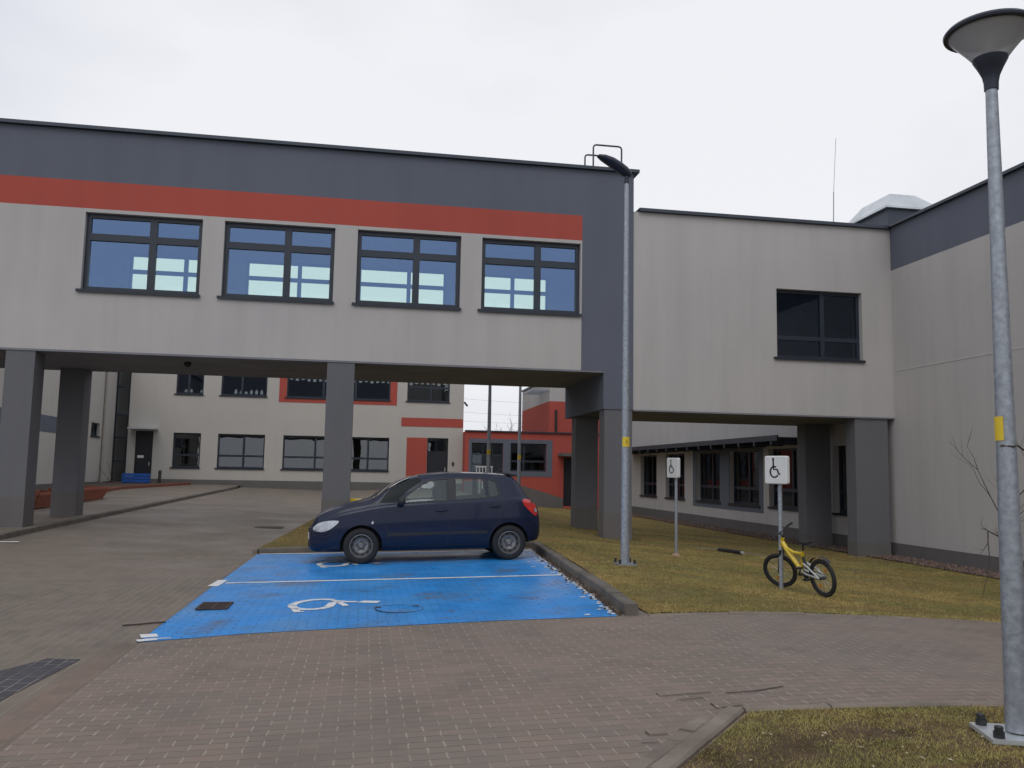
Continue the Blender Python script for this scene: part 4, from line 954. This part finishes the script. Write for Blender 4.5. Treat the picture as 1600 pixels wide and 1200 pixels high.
# ============================================================ bicycle
def bicycle():
    bx, by = 5.93, 10.36
    root = thing('bicycle', 'yellow full suspension child bicycle leaning at the nearer sign post', 'bicycle', (bx, by, gl(bx, by)), 0)
    root.rotation_euler = (0, 0, 0)
    head = R(90+10)                                  # heading away from the camera, slightly left
    root.matrix_basis = Matrix.Translation((bx, by, gl(bx, by)+.005)) @ Matrix.Rotation(head, 4, 'Z') @ Matrix.Rotation(R(-9), 4, 'X') @ Matrix.Scale(.94, 4)
    r = .262; wb = .93
    ha, hb = Vector((.80, 0, .63)), Vector((.75, 0, .76)); axis = (hb-ha).normalized()
    St = Matrix.Translation(ha) @ Matrix.Rotation(R(30), 4, axis) @ Matrix.Translation(-ha)
    def wheel(c, mtx, nm):
        b = MB(); tr = .026; rows = []
        for j in range(40):
            a = 2*math.pi*j/40; rows.append([mtx @ (Vector(c)+Vector(((r-tr+tr*math.cos(q))*math.cos(a), tr*math.sin(q), (r-tr+tr*math.cos(q))*math.sin(a)))) for q in np.linspace(0, 2*np.pi, 9)[:-1]])
        rows.append(rows[0]); b.grid(rows, True); w_ = b.build(nm, M['tyre'], root, True)
        b = MB(); rows = [[mtx @ (Vector(c)+Vector((rr*math.cos(a), y_, rr*math.sin(a)))) for a in np.linspace(0, 2*np.pi, 41)[:-1]] for rr, y_ in ((.212, -.012), (.198, -.012), (.198, .012), (.212, .012))]
        b.grid(rows, True); b.build('rim', M['rimdark'], w_, True)
        b = MB()
        for j in range(18):
            a = 2*math.pi*j/18; b.tube([mtx @ (Vector(c)+Vector((.018*math.cos(a+.5), (-1)**j*.025, .018*math.sin(a+.5)))), mtx @ (Vector(c)+Vector((.2*math.cos(a), 0, .2*math.sin(a))))], .0018, 4, False)
        b.build('spokes', M['sheet'], w_)
        b = MB(); b.tube([mtx @ (Vector(c)+Vector((0, -.05, 0))), mtx @ (Vector(c)+Vector((0, .05, 0)))], .022, 10); b.build('hub', M['rimdark'], w_, True)
        b = MB()
        for a in (R(-60), R(120)): b.box(-.03, .03, -.006, .006, -.012, .012, mtx @ Matrix.Translation(Vector(c)+Vector((.13*math.cos(a), 0, .13*math.sin(a)))) @ Matrix.Rotation(-a, 4, 'Y'))
        b.build('reflector', M['orange'], w_)
    I = Matrix.Identity(4)
    wheel((0, 0, r), I, 'wheel'); wheel((wb, 0, r), St, 'wheel')
    b = MB(); b.tube([(.775, 0, .70), (.70, 0, .60), (.56, 0, .45), (.43, 0, .32), (.41, 0, .27)], [.032, .036, .034, .03, .028], 10)
    b.tube([(.70, 0, .62), (.55, 0, .565), (.40, 0, .56), (.36, 0, .56)], [.02, .022, .022, .02], 8); b.tube([(.345, 0, .60), (.37, 0, .48), (.42, 0, .31)], [.022, .02, .02], 8); b.tube([ha, hb], .026, 12); fr_ = b.build('frame', M['yellowp'], root, True)
    b = MB()
    for s in (-1, 1):
        b.tube([(.43, s*.03, .33), (.28, s*.05, .29), (0, s*.06, r)], [.016, .015, .011], 8); b.tube([(.33, s*.03, .43), (.20, s*.05, .38), (0, s*.06, r)], [.014, .013, .01], 8)
    b.build('swing_arm', M['sheet'], root, True)
    b = MB(); b.tube([(.36, 0, .52), (.33, 0, .43), (.30, 0, .37)], [.022, .024, .018], 10); b.build('shock_spring', M['black'], root, True)
    b = MB()
    for s in (-1, 1): b.tube([St @ Vector((.82, s*.055, .56)), St @ Vector((.87, s*.055, .43)), St @ Vector((wb, s*.055, r))], [.018, .018, .013], 8)
    b.tube([St @ Vector((.82, -.06, .57)), St @ Vector((.82, .06, .57))], .02, 8); b.tube([St @ ha, St @ Vector((.82, 0, .57))], .018, 8); b.build('fork', M['black'], root, True)
    b = MB(); b.tube([St @ hb, St @ Vector((.735, 0, .80)), St @ Vector((.775, 0, .83))], .016, 8)
    b.tube([St @ Vector(p) for p in ((.70, -.28, .875), (.74, -.16, .865), (.775, -.07, .835), (.775, .07, .835), (.74, .16, .865), (.70, .28, .875))], .0125, 8); hbr = b.build('handlebar', M['black'], root, True)
    for s in (-1, 1):
        b = MB(); b.tube([St @ Vector((.728, s*.19, .867)), St @ Vector((.695, s*.295, .876))], .018, 8); b.build('grip', M['tyre'], hbr, True)
        b = MB(); b.tube([St @ Vector((.765, s*.15, .85)), St @ Vector((.79, s*.2, .83)), St @ Vector((.785, s*.26, .835))], .007, 6); b.build('brake_lever', M['rimdark'], hbr, True)
    b = MB(); b.tube([(.355, 0, .56), (.31, 0, .70)], .014, 8); b.build('seat_post', M['black'], root, True)
    b = MB(); rows = []
    for x, w_, z, h in ((.16, .05, .735, .02), (.18, .075, .74, .03), (.24, .07, .73, .03), (.31, .035, .725, .025), (.39, .02, .725, .02), (.41, .008, .722, .012)):
        rows.append([(x, w_*math.cos(q), z+h*math.sin(q)) for q in np.linspace(0, 2*np.pi, 13)[:-1]])
    b.grid(rows, True); b.face(rows[0]); b.face(rows[-1]); b.build('saddle', M['tyre'], root, True)
    b = MB(); b.lathe([(.075, -.052), (.08, -.05), (.075, -.046), (.02, -.048)], 20, 'y', (.41, 0, .27)); b.tube([(.41, -.06, .27), (.41, .06, .27)], .018, 8)
    b.tube([(.41, -.075, .27), (.50, -.08, .155)], .010, 6); b.tube([(.41, .075, .27), (.32, .08, .385)], .010, 6); cr = b.build('crank', M['rimdark'], root, True)
    for p in ((.50, -.12, .155), (.32, .12, .385)):
        b = MB(); b.box(p[0]-.045, p[0]+.045, p[1]-.04, p[1]+.04, p[2]-.011, p[2]+.011); b.build('pedal', M['plasticblk'], cr)
    b = MB()
    for pts in (((.41, -.05, .345), (0, -.045, r+.035)), ((.41, -.05, .195), (0, -.045, r-.035))): b.tube(pts, .005, 5)
    b.build('chain', M['black'], root)
    b = MB(); rows = []
    for a in np.linspace(R(20), R(110), 10): rows.append([((r+.03)*math.cos(a+R(20)), y_, r+(r+.03)*math.sin(a+R(20))) for y_ in (-.03, -.015, .015, .03)])
    b.grid(rows); b.build('mudguard', M['plasticblk'], root, True)
bicycle()

# ============================================================ small things on the ground
g = thing('drain_grate', 'rusty rectangular drain grate set in the near blue bay', 'drain grate', (*gp(-1.475, 9.46), gz(*gp(-1.475, 9.46))+.009))
b = MB(); b.box(-.17, .17, -.25, -.215, 0, .012); b.box(-.17, .17, .215, .25, 0, .012); b.box(-.17, -.14, -.214, .214, 0, .012); b.box(.14, .17, -.214, .214, 0, .012); b.build('frame', M['rust'], g)
b = MB()
for k in range(9): b.box(-.139, .139, -.2+k*.05-.012, -.2+k*.05+.012, .001, .010)
b.box(-.012, .012, -.212, .212, .0, .011); b.build('bars', M['rust'], g)
b = MB(); b.quad((-.14, -.214, .0005), (.14, -.214, .0005), (.14, .214, .0005), (-.14, .214, .0005)); b.build('pit_shade', M['ink'], g)  # flat black sheet: darkness of the hole put into its colour
g = thing('manhole_cover', 'round manhole cover painted over in the near blue bay', 'manhole', (*gp(.42, 9.2), gz(*gp(.42, 9.2))+.005))
b = MB(); b.lathe([(.256, 0), (.256, .006), (.263, .006), (.263, 0)], 40); b.build('ring', M['rust'], g)
b = MB(); b.lathe([(0, .005), (.25, .005)], 40); b.build('lid', M['blue'], g)
for k, a in enumerate((R(160), R(40))):
    b = MB(); b.lathe([(0, .009), (.04, .009)], 10, 'z', (.25*math.cos(a), .25*math.sin(a), 0)); b.build('keyhole', M['rust'], g)
g = thing('drain_cover', 'small dark cover in the paving left of the island grass', 'drain cover', (-2.3, 22.6, gz(-2.3, 22.6)+.004))
b = MB(); b.box(-.35, .35, -.3, .3, 0, .006); b.build('plate', M['rust'], g); b = MB(); b.box(-.29, .29, -.02, .02, .006, .012); b.build('bar', M['black'], g)
g = thing('rubber_strip', 'black tube with pale end lying on the lawn behind the signs', 'tube', (8.15, 18.2, gl(8.15, 18.2)))
b = MB(); b.tube([(-.13, .36, .04), (0, .05, .045), (.11, -.30, .04)], .045, 10); b.build('tube', M['black'], g, True)
b = MB(); b.tube([(.11, -.305, .04), (.125, -.37, .04)], .032, 10); b.build('end_cap', M['sheet'], g, True)
b = MB(); b.tube([(-.7, 1.2, .03), (.1, .45, .05), (.35, -.9, .03), (.4, -1.7, .02)], .007, 5); b.build('cable', M['zinc'], g, True)
tg = MB(); tg.tube([(*gp(*p), gz(*gp(*p))+.012) for p in ((-2.1, 8.38), (-1.98, 8.42), (-1.85, 8.5), (-1.76, 8.53))], .008, 5); tag(tg.build('twig', M['bark'], None, True), 'thin dark twig lying on the paving at the blue corner', 'twig')
pc = MB(); pc.box(-6.75, -6.25, 17.3, 17.42, .002, .008); tag(pc.build('paper_strip', M['paper']), 'white strip of paper on the paving by the left kerb', 'paper')

# planters, blue box, bollards in the left corner
def planter(x, y0, y1, label):
    z = gz(x, (y0+y1)/2)+.10; p = thing('planter', label, 'planter', (x, (y0+y1)/2, z), 0, 'red wooden planters'); hl_ = (y1-y0)/2
    b = MB(); n = 5
    for sx_ in (-1, 1):
        for k in range(n):
            a0 = k/n; x0 = .28+.20*a0; z0 = .42*a0; b.box(min(sx_*x0, sx_*(x0+.05)), max(sx_*x0, sx_*(x0+.05)), -hl_+.15-.15*a0, hl_-.15+.15*a0, z0+.002, z0+.42/n-.002)
    for sy_ in (-1, 1):
        for k in range(n):
            a0 = k/n; y_ = hl_-.15+.15*a0; x0 = .28+.20*a0; b.box(-x0-.04, x0+.04, min(sy_*y_, sy_*(y_+.05)), max(sy_*y_, sy_*(y_+.05)), .42*a0+.003, .42*a0+.42/n-.003)
    b.build('staves', M['redwood'], p); b = MB(); b.box(-.3, .3, -hl_+.16, hl_-.16, .02, .36); b.build('soil', M['soil'], p)
planter(-9.15, 25.2, 28.0, 'red flared wooden planter nearer the two left columns'); planter(-9.1, 28.6, 31.6, 'red flared wooden planter farther along the left wing')
kerb('bed_edging', [(-9.9, 34), (-10.2, 39), (-8.6, 45.2)], .18, .22, gz, mat('red_brick_edging', (.20, .07, .045), .9, var=.3, scale=8), .25, -.4)
sheet('flower_bed', [(-12.4, 33), (-9.95, 34), (-10.25, 39), (-8.7, 45.7), (-12.4, 45.8)], .8, .2, M['soil'])
bb = thing('blue_trough', 'blue slatted trough in front of the dark left door', 'planter', (-10.72, 43.6, gz(-10.72, 43.6)+.17))
b = MB(); [b.box(-.60, .60, -.22, .22, z, z+.13) for z in (.06, .21, .36)]; b.build('slats', M['bluebox'], bb)
for sx_ in (-.5, .5):
    b = MB(); b.box(sx_-.05, sx_+.05, -.18, .18, -.1, .06); b.build('leg', M['bluebox'], bb)
def bollard(x, y, h, label):
    o = thing('bollard', label, 'bollard', (x, y, gz(x, y)+.1), 0, 'short dark bollards'); b = MB(); b.lathe([(0, h), (.06, h), (.075, h-.03), (.075, -.2)], 12); b.build('post', M['black'], o, True)
    b = MB(); b.lathe([(.078, h-.16), (.082, h-.155), (.082, h-.09), (.078, h-.085)], 12); b.build('band', M['rimdark'], o, True)
bollard(-11.3, 35.6, .72, 'dark bollard beside the red planter'); bollard(-9.75, 44.0, .72, 'dark bollard right of the blue trough')
# white bicycle rack seen over the car roof
rk = thing('bicycle_rack', 'white hooped bicycle rack seen just above the car roof', 'rack', (4.32, 33, gl(4.32, 33)))
for z_ in (0, 1.31):
    b = MB(); b.box(-.04, .64, -.03, .03, z_, z_+.06); b.build('rail', M['signwhite'], rk)
b = MB()
for k in range(6): b.box(k*.12-.017, k*.12+.017, -.02, .02, .061, 1.309)
b.build('bars', M['signwhite'], rk)
# small shrub by the dark recess strip of the left wing
sh = thing('shrub', 'small leafless shrub at the foot of the left wing corner', 'shrub', (-11.9, 43.8, gz(-11.9, 43.8)+.2))
b = MB()
for k in range(9): branch(b, (rng.normal(0, .05), rng.normal(0, .05), 0), (rng.normal(0, .5), rng.normal(0, .3), 1), rng.uniform(.5, .8), .008, 2)
b.build('twigs', M['bark'], sh)
# bare trees and cables beyond the pavilion
for k, (x, y, h) in enumerate(((9.5, 62, 4.3), (11.2, 64, 4.6))):
    t = thing('bare_tree', ('leafless tree behind the pavilion roof, left one', 'leafless tree behind the pavilion roof, right one')[k], 'tree', (x, y, 0), 0, 'bare trees beyond the pavilion')
    b = MB(); b.tube([(0, 0, -.3), (.05, 0, h*.5), (0, .05, h*.75)], [.14, .11, .08], 8); b.build('trunk', M['bark'], t, True)
    b = MB()
    for j in range(7): branch(b, (0, 0, h*.62+.05*j), (rng.normal(0, .7), rng.normal(0, .4), .9), rng.uniform(1.0, 1.7), .03, 3)
    b.build('crown', M['bark'], t)
for k, (z0, z1, sag) in enumerate(((7.6, 6.6, .5), (6.6, 5.9, .6), (5.7, 5.4, .5))):
    b = MB(); b.tube([(-4+30*t, 62, z0+(z1-z0)*t-sag*4*t*(1-t)) for t in np.linspace(0, 1, 16)], .007, 4)
    tag(b.build('overhead_cable', M['black']), ('topmost', 'middle', 'lowest')[k]+' overhead cable in the sky gap under the bridge', 'cable', 'overhead cables')
